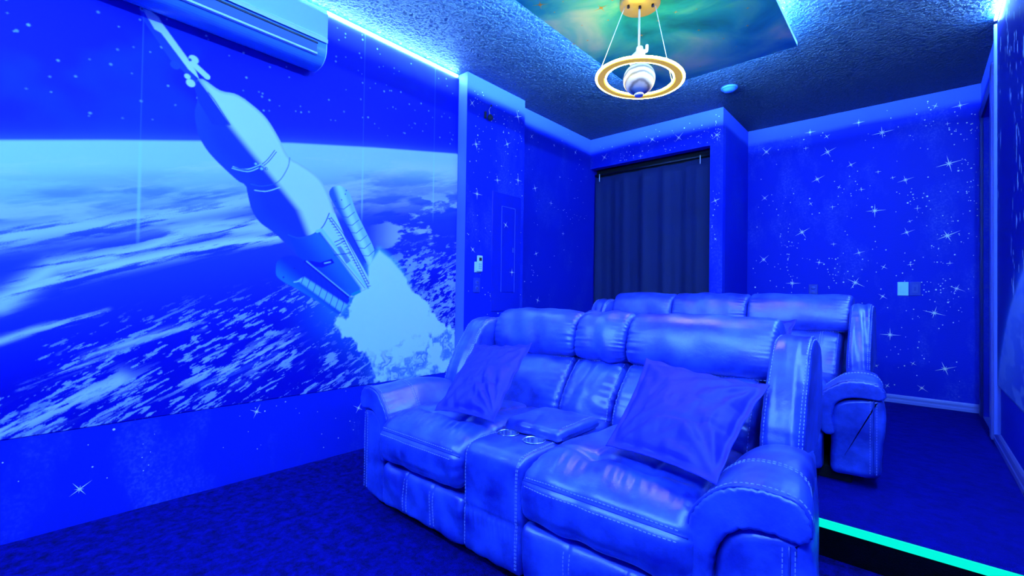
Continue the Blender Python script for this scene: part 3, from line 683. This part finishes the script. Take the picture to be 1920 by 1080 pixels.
# ---------------------------------------------------------------- wall mounted air conditioner
def extrude_y(name, prof, y0, y1, m, parent, smooth=False):
    k = len(prof); V = [(x, y0, z) for x, z in prof]+[(x, y1, z) for x, z in prof]
    F = [(i, (i+1) % k, k+(i+1) % k, k+i) for i in range(k)]+[tuple(range(k)), tuple(range(k, 2*k))]
    bm = bmesh.new(); vs = [bm.verts.new(v) for v in V]
    for f in F: bm.faces.new([vs[i] for i in f])
    return bmobj(name, bm, m, parent, smooth)
ac = empty('air_conditioner', (XL+.009, .80, 2.25)); tag(ac, 'white wall mounted air conditioner above the rocket mural', 'air conditioner')
aL, aR = -.66, .385
m_accyan = mat('white_gloss_plastic', (.62, 1.0, .95), .22)
m_acbody = mat('ac_body_plastic', (.10, .34, .80), .3)
body = crom([(.0, .10), (.0, .2), (.0, .372), (.10, .372), (.16, .365), (.195, .34), (.20, .25), (.199, .17), (.195, .125), (.178, .090), (.135, .064), (.05, .060)], 70)
body[:, 0] = np.maximum(body[:, 0], .002)
extrude_y('housing', [tuple(q) for q in body], aL, aR, m_acbody, ac)
extrude_y('front_panel', [(.198, .185), (.206, .180), (.210, .20), (.210, .33), (.198, .362), (.17, .378), (.10, .384), (.02, .380), (.02, .373), (.10, .375), (.17, .368), (.19, .35)], aL-.001, aR+.001, m_accyan, ac)
extrude_y('trim_strip', [(.202, .178), (.2125, .170), (.2135, .192), (.206, .198)], aL-.002, aR+.002, m_white, ac)
extrude_y('upper_slot', [(.196, .150), (.2035, .152), (.2045, .160), (.197, .160)], aL+.02, aR-.05, m_dark, ac)
extrude_y('louver', [(.192, .104), (.2005, .106), (.2045, .148), (.196, .148)], aL+.02, aR-.055, m_acgrey, ac)
extrude_y('louver_edge', [(.186, .092), (.1990, .094), (.2005, .104), (.190, .102)], aL+.02, aR-.05, m_white, ac)
extrude_y('end_cap', [tuple(q) for q in (body-np.array([.1, .19]))*np.array([1.018, 1.01])+np.array([.1, .19])], aR, aR+.004, m_accyan, ac)
m_txt = mat('grey_print', (.02, .08, .3), .5)
bm = bmesh.new()
for i, wd in enumerate((.010, .006, .012, .008)): abox(bm, .2101, .2106, .02+i*.018, .02+i*.018+wd, .315, .327)
bmobj('badge', bm, m_txt, ac)

# ---------------------------------------------------------------- small things on the column
t = empty('thermostat_remote', (XP, 2.49, 1.19)); tag(t, 'white remote control in a holder on the blue column', 'remote control')
box('holder', .0005, .014, -.032, .032, 0, .085, m_white, t, bev=.004)
box('remote_body', .012, .030, -.018, .036, .008, .135, m_white, t, bev=.006)
box('display', .0295, .0315, -.004, .024, .092, .118, m_dark, t, bev=.001)
bm = bmesh.new()
for i in range(3):
    for j in range(2): abox(bm, .0295, .0315, -.008+j*.018, .002+j*.018, .03+i*.016, .038+i*.016)
bmobj('buttons', bm, m_acbody, t)
def plate(name, loc, rz, label, kind, m1, m2):
    e = empty(name, loc, rz); tag(e, label, 'light switch' if kind == 'switch' else 'outlet')
    box('cover_plate', -.036, .036, -.007, -.0003, -.058, .058, m1, e, bev=.003)
    if kind == 'switch':
        box('rocker', -.018, .018, -.011, -.006, -.034, .034, m2, e, bev=.002)
        box('toggle', -.008, .008, -.014, -.010, -.018, .016, m1, e, bev=.001)
    else:
        for s in (-1, 1):
            f = lathe('socket', [(0, 0), (.017, 0), (.018, .002), (.016, .004), (0, .004)], m2, e, 20); f.rotation_euler = (PI/2, 0, 0); f.location = (0, -.006, .022*s)
            bm = bmesh.new()
            for q in (-.006, .006): abox(bm, q-.001, q+.001, -.0112, -.0095, .022*s-.004, .022*s+.006)
            bmobj('slots', bm, m_dark, f); bpy.context.view_layer.update(); f.children[0].matrix_parent_inverse = f.matrix_basis.inverted()
    return e
m_plate = mat('blue_painted_plate', (.02, .05, .55), .35); m_plate2 = mat('blue_painted_rocker', (.05, .09, .6), .3)
m_whplate = mat('white_switch_plate', (.45, .95, .85), .4)
plate('wall_outlet', (XP, 2.486, 1.09), PI/2, 'blue painted outlet plate below the remote on the column', 'outlet', m_plate, m_plate2)
plate('light_switch', (-.087, YB, 1.118), 0, 'white light switch on the starry back wall', 'switch', m_whplate, m_whplate)
plate('light_switch', (-.010, YB, 1.118), 0, 'blue painted light switch right of the white one', 'switch', m_plate, m_plate2)
plate('wall_outlet', (-.731, YB, 1.10), 0, 'blue painted outlet on the back wall just above the rear sofa', 'outlet', m_plate, m_plate2)
e = empty('breaker_panel', (XP, 2.84, 1.02)); tag(e, 'blue painted breaker panel set in the column', 'breaker panel')
m_panel = mat('panel_blue_paint', (.004, .016, .55), .35)
box('surround', .0003, .006, -.19, .17, -.14, .85, m_panel, e, bev=.003)
box('door', .005, .013, -.085, .085, .02, .74, m_panel, e, bev=.002)
bm = bmesh.new()
for b in ((.0125, .0142, -.085, -.082, .02, .74), (.0125, .0142, .082, .085, .02, .74), (.0125, .0142, -.085, .085, .737, .74)): abox(bm, *b)
bmobj('door_rim', bm, m_pale, e)
box('latch', .0125, .018, .05, .07, .36, .40, m_plate2, e, bev=.002)
for st in ((-.038, .586, .041, -30), (.05, .19, .04, 0)):
    star_V, star_F, smi = [], [], []; star_faces([st], star_V, star_F, smi, 'x', .0145, 1, 5, 0); pyd('painted_star', star_V, star_F, m_star, e)
e = empty('hanging_ornament', (XP, 2.585, 2.44)); tag(e, 'small dark ornament hanging from a hook high on the column', 'ornament')
tube('hook', [(.001, .03, .125), (.014, .03, .122), (.026, .02, .112), (.022, .008, .100)], .0035, m_dark, e)
tube('cord', [(.022, .012, .10), (.018, -.004, .07), (.018, 0, .03)], .0015, m_wire, e); tube('cord', [(.018, -.004, .07), (.016, .022, .01)], .0015, m_wire, e)
lathe('bead', [(0, -.03), (.012, -.026), (.021, -.012), (.022, .004), (.014, .018), (.006, .024), (0, .025)], m_dark, e, 20, c=(.024, .006, .012))
box('bracket', .001, .014, -.042, -.026, -.005, .05, m_dark, e, bev=.003)

# detector on the ceiling
e = empty('smoke_detector', (-1.15, 3.93, H)); tag(e, 'round smoke detector on the dark ceiling near the closet corner', 'smoke detector')
m_det = mat('detector_plastic', (.03, .12, .65), .45)
lathe('base_ring', [(0, 0), (.062, 0), (.062, -.012), (.056, -.014), (0, -.014)], m_det, e)
lathe('dome', [(0, -.038), (.025, -.036), (.042, -.028), (.052, -.014), (.054, -.0135), (0, -.0132)], m_det, e)

# ---------------------------------------------------------------- closet curtain
e = empty('blackout_curtain', (-2.055, 4.40, HP)); tag(e, 'dark navy curtain closing the closet opening', 'curtain')
n = 260; V = []; F = []; g = random.Random(9)
xs = np.linspace(-.632, .628, n); Zt = [0.01, .3, .6, .9, 1.2, 1.5, 1.8, 2.0, 2.1, 2.195]
def fold(x, z):
    k = .55+.45*(1-z/2.2)
    return (.016*math.sin(x*23+1.1*math.sin(x*7))+.005*math.sin(x*57+1.3+z*.4)+.009*math.sin(x*11-.6*z))*k
for s in (0, 1):
    for z in Zt:
        for x in xs: V.append((x*(1+.004*math.sin(z*3)), fold(x, z)+s*.003, z))
k = len(Zt)
for s in (0, 1):
    for i in range(k-1):
        for j in range(n-1):
            q = s*k*n+i*n+j; F.append((q, q+1, q+n+1, q+n) if s == 0 else (q, q+n, q+n+1, q+1))
for j in range(n-1): F.append((j, k*n+j, k*n+j+1, j+1)); q = (k-1)*n+j; F.append((q, q+1, k*n+q+1, k*n+q))
for i in range(k-1):
    for j in (0, n-1): q = i*n+j; F.append((q, q+n, k*n+q+n, k*n+q))
pyd('drape', V, F, m_curtain, e, True)
tube('curtain_rod', [(-.640, 0, 2.222), (.630, 0, 2.222)], .011, m_dark, e, 16)
for x in (-.565, .525): tube('hanger_pin', [(x, -.040, 2.222), (x, -.040, 2.14)], .004, m_wire, e)
box('gap_shade', -.630, .625, .016, .022, 2.19, 2.275, m_black, e)  # black strip painting the shade in the gap above the drape

# ---------------------------------------------------------------- planet pendant
PC = Vector((-1.125, 2.27, 0))
e = empty('planet_pendant', (PC.x, PC.y, 2.635)); tag(e, 'ringed planet pendant lamp with glowing rings and a small astronaut', 'pendant lamp')
lathe('canopy', [(0, -.0003), (.105, -.0003), (.108, -.004), (.108, -.030), (.104, -.036), (0, -.036)], m_brass, e, 64)
for x, y in ((.0, .0), (-.045, -.045), (.06, .03)): lathe('cable_grip', [(0, -.035), (.007, -.035), (.008, -.048), (.004, -.052), (0, -.052)], m_dark, e, 16, c=(x, y, 0))
ZR = 2.199-2.635
RT = Matrix.Rotation(math.radians(5.0), 3, Vector((-.7, .72, 0)))
def ringpts(r, n=96, dz=0): return [tuple(RT @ Vector((r*math.cos(2*PI*i/n), r*math.sin(2*PI*i/n), dz))+Vector((0, 0, ZR))) for i in range(n)]
tube('outer_ring_light', ringpts(.230), .0054, m_ring, e, 12, True)
tube('inner_ring_light', ringpts(.178), .0042, m_ring, e, 12, True)
V = []; F = []
for r, dz in ((.187, .006), (.223, .006), (.223, -.006), (.187, -.006)): V += ringpts(r, 96, dz)
for q in range(4):
    for i in range(96): j = (i+1) % 96; F.append((q*96+i, q*96+j, ((q+1) % 4)*96+j, ((q+1) % 4)*96+i))
pyd('ring_frame', V, F, m_ringframe, e, False)
# planet globe with swirled bands
g_ = mat('swirled_glass', (.4, .42, .45), .35)
N = g_.node_tree.nodes; L = g_.node_tree.links; tc = N.new('ShaderNodeTexCoord'); wv = N.new('ShaderNodeTexWave')
wv.bands_direction = 'Z'; wv.inputs['Scale'].default_value = 9; wv.inputs['Distortion'].default_value = 2.5; wv.inputs['Detail'].default_value = 3; wv.inputs['Detail Scale'].default_value = 1.5
mp = N.new('ShaderNodeMapping'); mp.inputs['Rotation'].default_value = (.35, .25, 0); L.new(tc.outputs['Object'], mp.inputs['Vector']); L.new(mp.outputs['Vector'], wv.inputs['Vector'])
r = ramp(N, [(0, (.10, .13, .16)), (.35, (.28, .36, .42)), (1, (.40, .50, .55))]); L.new(wv.outputs['Fac'], r.inputs['Fac']); L.new(r.outputs['Color'], N['Principled BSDF'].inputs['Base Color'])
pr = [(.0845*math.sin(t), -.0845*math.cos(t)) for t in np.linspace(0, PI, 30)]
gl_ = lathe('planet_globe', pr, g_, e, 48, c=(0, 0, 0)); gl_.location = (0, 0, ZR)
lathe('bottom_cap', [(0, -.092), (.022, -.092), (.026, -.084), (.024, -.078), (0, -.078)], m_plaster, e, 24, c=(0, 0, ZR))
lathe('top_mount', [(0, .105), (.016, .105), (.022, .09), (.026, .078), (0, .078)], m_plaster, e, 24, c=(0, 0, ZR))
# little seated astronaut
sk = [((0, 0, .105), .017), ((0, .002, .130), .019), ((0, .003, .146), .011), ((0, .002, .164), .017), ((.019, .002, .136), .008), ((.034, -.008, .126), .0065), ((.038, -.014, .150), .006),
      ((-.019, .002, .136), .008), ((-.032, -.010, .120), .0065), ((-.022, -.020, .106), .006), ((.012, -.012, .100), .010), ((.015, -.030, .092), .008), ((.016, -.036, .070), .008),
      ((-.012, -.012, .100), .010), ((-.015, -.030, .096), .008), ((-.017, -.038, .078), .008)]
ed = [(0, 1), (1, 2), (2, 3), (1, 4), (4, 5), (5, 6), (1, 7), (7, 8), (8, 9), (0, 10), (10, 11), (11, 12), (0, 13), (13, 14), (14, 15)]
me = bpy.data.meshes.new('astronaut_figurine'); me.from_pydata([q[0] for q in sk], ed, [])
ao = link('astronaut_figurine', me, m_plaster, e)
md = ao.modifiers.new('skin', 'SKIN'); 
for i, q in enumerate(sk): me.skin_vertices[0].data[i].radius = (q[1], q[1])
me.skin_vertices[0].data[0].use_root = True
ao.modifiers.new('sub', 'SUBSURF').levels = 2; ao.modifiers['sub'].render_levels = 2; md.use_smooth_shade = True
ao.location = (0, 0, ZR-.045); ao.scale = (1.4, 1.4, 1.4)
Rv = [RT @ Vector((.232*math.cos(a), .232*math.sin(a), 0))+Vector((0, 0, ZR)) for a in (math.radians(205), math.radians(62), math.radians(300))]
wires = [((-.06, -.055, -.04), tuple(Rv[0])), ((.068, .045, -.04), tuple(Rv[1])), ((0, 0, -.05), (0, .002, ZR+.182)), ((-.012, .012, -.04), (-.010, .006, ZR+.16))]
for a, b in wires: tube('suspension_cable', [a, b], .0022, m_wire, e, 6)

# ---------------------------------------------------------------- reclining sofas
def bell(x, c, w): return np.exp(-((x-c)/w)**2)
SEATP = [(-.048, .30), (-.055, .36), (-.048, .402), (-.015, .440), (.06, .468), (.16, .480), (.3, .474), (.45, .462), (.60, .455), (.66, .43), (.66, .36), (.4, .33), (.1, .28), (.0, .262), (-.032, .270)]
HEADP = [(.800, .706), (.756, .712), (.730, .75), (.742, .83), (.775, .895), (.835, .930), (.90, .926), (.945, .885), (.955, .82), (.945, .74), (.88, .706)]
LUMBP = [(.800, .703), (.752, .690), (.698, .64), (.640, .57), (.600, .50), (.59, .44), (.64, .42), (.76, .43), (.88, .55), (.940, .68), (.88, .703)]
FOOTP = [(-.015, .062), (-.026, .12), (-.026, .195), (-.012, .234), (.025, .243), (.07, .232), (.07, .07), (.03, .052)]
CONSP = [(-.015, .058), (-.024, .14), (-.024, .28), (-.024, .395), (-.010, .440), (.035, .458), (.15, .460), (.35, .460), (.60, .460), (.64, .43), (.64, .20), (.62, .06), (.3, .052), (.05, .052)]
WINGP = [(.46, .44), (.465, .56), (.515, .67), (.585, .77), (.645, .850), (.72, .880), (.82, .876), (.91, .83), (.945, .70), (.93, .52), (.70, .46), (.5, .44)]
def seat_extra(w_, sd):
    def fn(a, b, s, t):
        top = (b > .43) & (a > -.01); o = np.zeros_like(a)
        o -= .007*bell(a, -.047, .02)*bell(b, .406, .007)
        cr = .006*math.sin(t*PI)
        o -= top*(.011*bell(a, .135, .014))*math.sin(t*PI)**.5
        o += top*.010*bell(a, .24, .07)*(math.sin(t*PI)**.6)
        for c in (.34, .69): o -= (b > .43)*(a > .12)*ss(.12, .2, a)*.010*math.exp(-((t-c)/.022)**2)
        o -= top*.012*(math.exp(-((t-.34)/.06)**2)+math.exp(-((t-.69)/.06)**2))*bell(a, .135, .03)
        o += (a < .13)*(b > .41)*.0022*np.sin(t*w_*150+a*38+sd)*bell(a, .06, .045)*(.4+.6*math.sin(t*9+sd)**2)
        o += .0022*np.sin(t*w_*62+sd)*((a < -.01) & (b < .40))*bell(b, .33, .06)
        o += cr*(b > .3); return o
    return fn
def lumb_extra(sd):
    def fn(a, b, s, t):
        fr = (a < .80); o = fr*.010*math.sin(t*PI)*bell(b, .60, .12)
        return o+fr*.0018*np.sin(b*60+t*7+sd)*math.sin(t*PI)
    return fn
def head_extra(sd):
    def fn(a, b, s, t):
        return .012*math.sin(t*PI)**.5*(a < .88)+.0012*np.sin(a*50+t*9+sd)
    return fn
def foot_extra(a, b, s, t):
    o = np.zeros_like(a)
    for c in (.33, .67): o -= (a < .0)*.005*math.exp(-((t-c)/.014)**2)
    return o
def cons_extra(a, b, s, t):
    fr = a < .0
    return -.006*fr*bell(b, .225, .006)+fr*.003*np.sin(t*75+b*14)*bell(b, .195, .03)
HU = [(.264, .488), (.262, .535), (.238, .566), (.185, .578), (.13, .575), (.08, .560), (.035, .530), (.000, .485), (-.018, .44), (-.020, .37), (-.012, .30), (.004, .245)]
HL = [(.044, .245), (.040, .31), (.048, .36), (.064, .40), (.090, .437), (.13, .462), (.18, .470), (.24, .467)]
PANP = [(.03, .065), (.035, .25), (.052, .36), (.085, .425), (.15, .458), (.235, .475), (.262, .455), (.270, .38), (.270, .25), (.258, .13), (.240, .058), (.12, .05)]

def make_sofa(name, label, loc, rz, W, mods, aL, aR, sd, zsc=1., adz=0.):
    """sofa > seats, backs, head rests, arms, wings, foot rests, console, base"""
    root = empty(name, loc, rz); root.scale = (1, 1, zsc); tag(root, label, 'sofa')
    x_in0, x_in1 = aL, W-aR
    box('base', .10, W-.12, .05, .80, .0005, .06, m_black, root, bev=.004)  # recessed base, blackened to paint the shadow under the sofa
    box('rear_panel', .14, W-.14, .90, .962, .06, .84, m_leather, root, bev=.02)
    for i, (kind, a, b) in enumerate(mods):
        q = sd+i*7; a0, b0 = a+.0015, b-.0015
        lo = Loft(LUMBP, a0, b0, er=.035, puck=.009, puckf=30, lam=.045, M=110, N=60, extra=lumb_extra(q), seed=q+1)
        ob = lo.build('back_cushion', m_leather, root)
        ha, hb = a0, b0
        if i == 0: ha -= .02
        if i == len(mods)-1: hb += .05
        he = Loft(HEADP, ha, hb, er=.026, puck=.009, puckf=34, lam=.035, M=120, N=60, extra=head_extra(q), seed=q+2)
        oh = he.build('headrest', m_leather, root)
        u1, u2 = he.u_at(.800, .706), he.u_at(.92, .92)
        if (u2-u1) % he.M > he.M/2: u1, u2 = u2, u1
        if u2 < u1: u2 += he.M
        P = [he.around(ha+.016, u1, u2, .0015), he.around(hb-.016, u1, u2, .0015), he.around(hb-.026, u1, u2, .0015)]
        us = he.u_at(.765, .714); P += [he.along_s(us, ha+.03, hb-.03, off=.002)]
        dashes('stitching', P, oh)
        ul = lo.u_at(.765, .696); v1, v2 = lo.u_at(.770, .698), lo.u_at(.59, .45)
        if (v2-v1) % lo.M > lo.M/2: v1, v2 = v2, v1
        if v2 < v1: v2 += lo.M
        P = [lo.along_s(ul, a0+.03, b0-.03, off=.002), lo.around(b0-.016, v1, v2, .0015), lo.around(a0+.016, v1, v2, .0015)]
        if kind == 'seat':
            for t in (.18, .20) if i == 0 else (.80, .82): P.append(lo.around(a0+(b0-a0)*t, v1, v2, .0018))
        dashes('stitching', P, ob)
        if kind == 'seat':
            se = Loft(SEATP, a0, b0, er=.050, puck=.006, puckf=30, lam=.03, M=170, N=130, extra=seat_extra(b-a, q), seed=q+3)
            os_ = se.build('seat_cushion', m_leather, root)
            dashes('stitching', [se.along_s(se.u_at(-.038, .418), a0+.03, b0-.03, 90, .0015), se.along_s(se.u_at(-.053, .388), a0+.03, b0-.03, 90, .0015)], os_)
            c = se.along_s(se.u_at(-.047, .403), a0+.012, b0-.012, 60, -.001); tube('piping', c, .0042, m_pipe, os_, 6)
            fo = Loft(FOOTP, a0, b0, er=.022, puck=.002, M=90, N=90, lam=.02, extra=foot_extra, seed=q+4)
            of = fo.build('footrest', m_leather, root); P = []
            z1_, z2_ = fo.u_at(-.020, .22), fo.u_at(-.018, .08)
            if (z2_-z1_) % fo.M > fo.M/2: z1_, z2_ = z2_, z1_
            if z2_ < z1_: z2_ += fo.M
            for t in (.31, .35, .65, .69): P.append(fo.around(a0+(b0-a0)*t, z1_, z2_, .0015))
            dashes('stitching', P, of)
        else:
            co = Loft(CONSP, a0, b0, er=.020, puck=.001, puckf=12, lam=.02, M=200, N=60, extra=cons_extra, seed=q+5, und=.0006)
            oc = co.build('console', m_leather, root); cx = [a+.062, a+.195]
            bm = bmesh.new()
            for c in cx: bmesh.ops.create_cone(bm, cap_ends=True, segments=40, radius1=.0405, radius2=.0405, depth=.12, matrix=Matrix.Translation((c, .165, .46)))
            me = bpy.data.meshes.new('cutter'); bm.to_mesh(me); bm.free(); cut = bpy.data.objects.new('cutter', me); C.objects.link(cut); cut.parent = root
            md = oc.modifiers.new('holes', 'BOOLEAN'); md.object = cut; md.solver = 'EXACT'
            bpy.context.view_layer.update(); dg = bpy.context.evaluated_depsgraph_get()
            nm = bpy.data.meshes.new_from_object(oc.evaluated_get(dg)); oc.modifiers.clear(); oc.data = nm; bpy.data.objects.remove(cut)
            for c in cx:
                lathe('cup_holder', [(.0, -.052), (.036, -.052), (.0385, -.046), (.0395, .0), (.0405, .003), (.047, .0035), (.0475, .001), (.041, -.0005)], m_chrome, oc, 40, c=(c, .165, .4612))
            LIDP = [(.208, .462), (.200, .476), (.206, .496), (.235, .507), (.34, .510), (.46, .508), (.49, .499), (.496, .478), (.488, .463), (.35, .461)]
            li = Loft(LIDP, a+.012, b+.010, er=.020, puck=.0008, lam=.02, M=90, N=40, seed=q+6, und=.0006)
            ol = li.build('lid', m_leather, oc); uu1, uu2 = li.u_at(.24, .503), li.u_at(.46, .504)
            if (uu2-uu1) % li.M > li.M/2: uu1, uu2 = uu2, uu1
            if uu2 < uu1: uu2 += li.M
            w1, w2 = co.u_at(-.02, .08), co.u_at(.20, .46)
            if (w2-w1) % co.M > co.M/2: w1, w2 = w2, w1
            if w2 < w1: w2 += co.M
            dashes('stitching', [co.around(a0+.014, w1, w2, .0015), co.around(b0-.014, w1, w2, .0015), co.around(b0-.019, w1, w2, .0015), li.around(b-.008, uu1, uu2, .0015)], oc)
    # arms
    for side, xin, aw in ((-1, x_in0, aL-.02), (1, x_in1, aR)):
        k = aw/.26*1.0
        X = lambda P, s=side, x=xin, kk=k: [(x+s*(p[0]*kk if p[0] > .05 else p[0]), p[1]) for p in P]
        def tf(Q, s, t, sg=side, x=xin):
            Q = Q.copy(); up = np.clip((Q[:, 1]-.38)/.16, 0, 1)
            Q[:, 1] += up*(adz-.012*(1-ss(0, .14, s))-.060*ss(.26, .66, s)); o = np.clip((Q[:, 0]-x)*sg/.26, 0, 1.2); Q[:, 0] -= sg*o*.11*s; return Q
        pa = Loft(X(HU+HL), -.012, .70, er=.012, axis='y', puck=.004, puckf=44, lam=.045, M=150, N=90, ends=(1, 1), tf=tf, seed=sd+30+side, und=.0015)
        if side < 0: pass
        op = pa.build('armrest_pad', m_leather, root)
        hl = [pa.u_at(*p) for p in X([(.256, .478), (.24, .467), (.18, .470), (.13, .462), (.090, .437), (.064, .40), (.048, .36), (.040, .31), (.040, .255)])]
        def front(idx, s_, off):
            Q = pa.sect(s_-pa.s0)+pa.Nn*off; return pa.to3(Q[idx], s_)
        lowp = crom(front(hl, .002, -.004), 110, False)
        hu = [pa.u_at(*p) for p in X(HU)]
        upp = crom(front(hu, .000, -.002), 110, False); tube('piping', upp-np.array([0, .003, 0]), .0055, m_pipe, op, 6)
        gv = []; gf = []; gg = np.random.default_rng(sd+side); ph = np.cumsum(gg.uniform(.35, .95, 110))
        for iv, v in enumerate(np.linspace(0, 1, 7)):
            for iu in range(110):
                q = upp[iu]*(1-v)+lowp[iu]*v; amp = math.sin(PI*min(1, v*1.05))
                gv.append(q+np.array([0, -.010*amp-.0050*math.sin(ph[iu]+v*.8)*(.3+amp)*(1-v*.5)+.004, 0]))
        for iv in range(6):
            for iu in range(109): q = iv*110+iu; gf.append((q, q+1, q+111, q+110))
        pyd('gathered_band', gv, gf, m_leather, op, True)
        rows = [crom(front(hu, .012, .0018), 90, False), [q+np.array([0, -.0055, 0])+(r-q)*.12 for q, r in zip(upp, lowp)]]
        for s_ in (.165, .178): rows.append(crom(front(hu[:10], s_, .0015), 90, False))
        dashes('stitching', rows, op)
        # outer panel below the pad
        def tf2(Q, s, t, sg=side, x=xin):
            Q = Q.copy(); o = np.clip((Q[:, 0]-x)*sg/.26, 0, 1.2); Q[:, 0] -= sg*o*.11*s
            Q[:, 1] -= np.clip((Q[:, 1]-.36)/.13, 0, 1)*(.055*ss(.24, .66, s)-adz); return Q
        pn = Loft(X(PANP), .004, .86, er=.028, axis='y', puck=.002, puckf=16, lam=.04, M=120, N=60, tf=tf2, seed=sd+40+side, und=.003)
        on = pn.build('arm_panel', m_leather, root)
        fx = [xin+side*k*q for q in (.205, .232)]
        rows = []
        for x in fx: rows.append([(x, .0005, z) for z in np.linspace(.08, .44, 20)])
        dashes('stitching', rows, on)
        tube('seam', [(xin+side*k*.219, .0035, z) for z in np.linspace(.07, .445, 14)], .0035, m_pipe, on, 6)
    # wings beside the back
    for x0_, x1_ in ((.075, aL-.012), (W-aR+.045, W-.075)):
        wg = Loft(WINGP, x0_, x1_, er=.030, puck=.006, puckf=40, lam=.04, M=120, N=34, seed=sd+50)
        ow = wg.build('wing_cushion', m_leather, root); a_, b_ = wg.u_at(.395, .53), wg.u_at(.80, .87)
        if (b_-a_) % wg.M > wg.M/2: a_, b_ = b_, a_
        if b_ < a_: b_ += wg.M
        dashes('stitching', [wg.around(x1_-.014, a_, b_, .0015), wg.around(x0_+.014, a_, b_, .0015), wg.around(x1_-.005, a_, b_, .0015)], ow)
    return root

make_sofa('reclining_loveseat', 'front leather reclining loveseat with a console and two cup holders', (-2.05, 1.185, 0), math.radians(1.2), 1.87,
          [('seat', .225, .76), ('console', .76, 1.045), ('seat', 1.045, 1.62)], .225, .25, 1)
make_sofa('reclining_sofa', 'rear leather three seat reclining sofa on the raised carpet platform', (-2.11, 2.665, HP), 0, 2.0,
          [('seat', .22, .705), ('seat', .705, 1.235), ('seat', 1.235, 1.77)], .22, .23, 101, .965, -.045)

# ---------------------------------------------------------------- throw cushions
def cushion(name, label, corners, T, seed, group):
    c = [Vector(q) for q in corners]   # TL, TR, BR, BL in world space
    org = (c[2]+c[3])/2; root = None
    tl, tr, br, bl = [q-org for q in c]
    nrm = (tr-tl).cross(bl-tl).normalized()
    if nrm.y > 0: nrm = -nrm
    n = 72; g = np.random.default_rng(seed); V = []; F = []
    u = np.linspace(0, 1, n); U, W_ = np.meshgrid(u, u, indexing='ij')
    fl = .055
    ru = np.clip((U-fl)/(1-2*fl), 0, 1); rv = np.clip((W_-fl)/(1-2*fl), 0, 1)
    dome = (np.sin(PI*ru)*np.sin(PI*rv))**.42
    wr = np.zeros_like(U)
    for (cu, cv_), st in zip(((0, 0), (1, 0), (1, 1), (0, 1)), (.7, 1.2, 1.6, 1.2)):
        an = np.arctan2(W_-cv_, U-cu); r = np.hypot(U-cu, W_-cv_)
        wr += st*.0045*np.sin(an*g.uniform(13, 19)+g.uniform(0, 6)+r*4)*np.exp(-((r-.30)/.22)**2)
    wr += (fbm(U*5+W_*2, W_*16+U*9, 4, seed)-.5)*.022*(W_**1.2)+(fbm(U*18, W_*5, 3, seed+9)-.5)*.008
    wr -= .006*np.exp(-((W_-.78+.18*U)/.018)**2)*ss(.3, .6, U)+.005*np.exp(-((W_-.62+.25*U)/.014)**2)*ss(.45, .7, U)
    pin = .045*(1-np.sin(PI*U))*0
    for s in (1, -1):
        for i in range(n):
            for j in range(n):
                uu_, vv = U[i, j], W_[i, j]
                # concave sides
                cu = uu_+(.5-uu_)*.07*math.sin(PI*vv)**.8*2*abs(uu_-.5)*1.0; cvv = vv+(.5-vv)*.07*math.sin(PI*uu_)**.8*2*abs(vv-.5)
                p = (tl*(1-cu)+tr*cu)*(1-cvv)+(bl*(1-cu)+br*cu)*cvv
                edge = .004*math.sin(uu_*31+seed)*math.cos(vv*27)*(1-dome[i, j])
                h = .029+s*(T*.5*dome[i, j]+.0012)+edge+1.7*wr[i, j]*(dome[i, j]*.9+.1)*(1 if s > 0 else .3)
                V.append(p+nrm*h)
    k = n*n
    for i in range(n-1):
        for j in range(n-1):
            q = i*n+j; F.append((q, q+1, q+n+1, q+n)); F.append((k+q, k+q+n, k+q+n+1, k+q+1))
    for i in range(n-1):
        for a, b in ((i, i+1), ((n-1)*n+i, (n-1)*n+i+1), (i*n, (i+1)*n), (i*n+n-1, (i+1)*n+n-1)): F.append((a, b, k+b, k+a))
    o = pyd(name, V, F, m_pillow, None, True)
    bm = bmesh.new(); bm.from_mesh(o.data); bmesh.ops.recalc_face_normals(bm, faces=bm.faces[:]); bm.to_mesh(o.data); bm.free(); o.data.shade_smooth()
    o.location = org; return tag(o, label, 'cushion', group)
cushion('throw_pillow', 'large blue satin cushion leaning on the right seat of the front sofa', [(-.843, 1.80, .740), (-.373, 1.76, .697), (-.393, 1.272, .502), (-.765, 1.342, .502)], .12, 3, None)
cushion('throw_pillow', 'smaller blue cushion leaning on the left seat of the front sofa', [(-1.76, 1.70, .728), (-1.342, 1.67, .766), (-1.215, 1.285, .499), (-1.53, 1.245, .497)], .11, 8, None)
cushion('throw_pillow', 'blue cushion on the rear sofa, mostly hidden behind the front headrest', [(-.98, 3.18, .84), (-.515, 3.10, .875), (-.52, 2.86, .66), (-.95, 2.92, .64)], .11, 15, None)
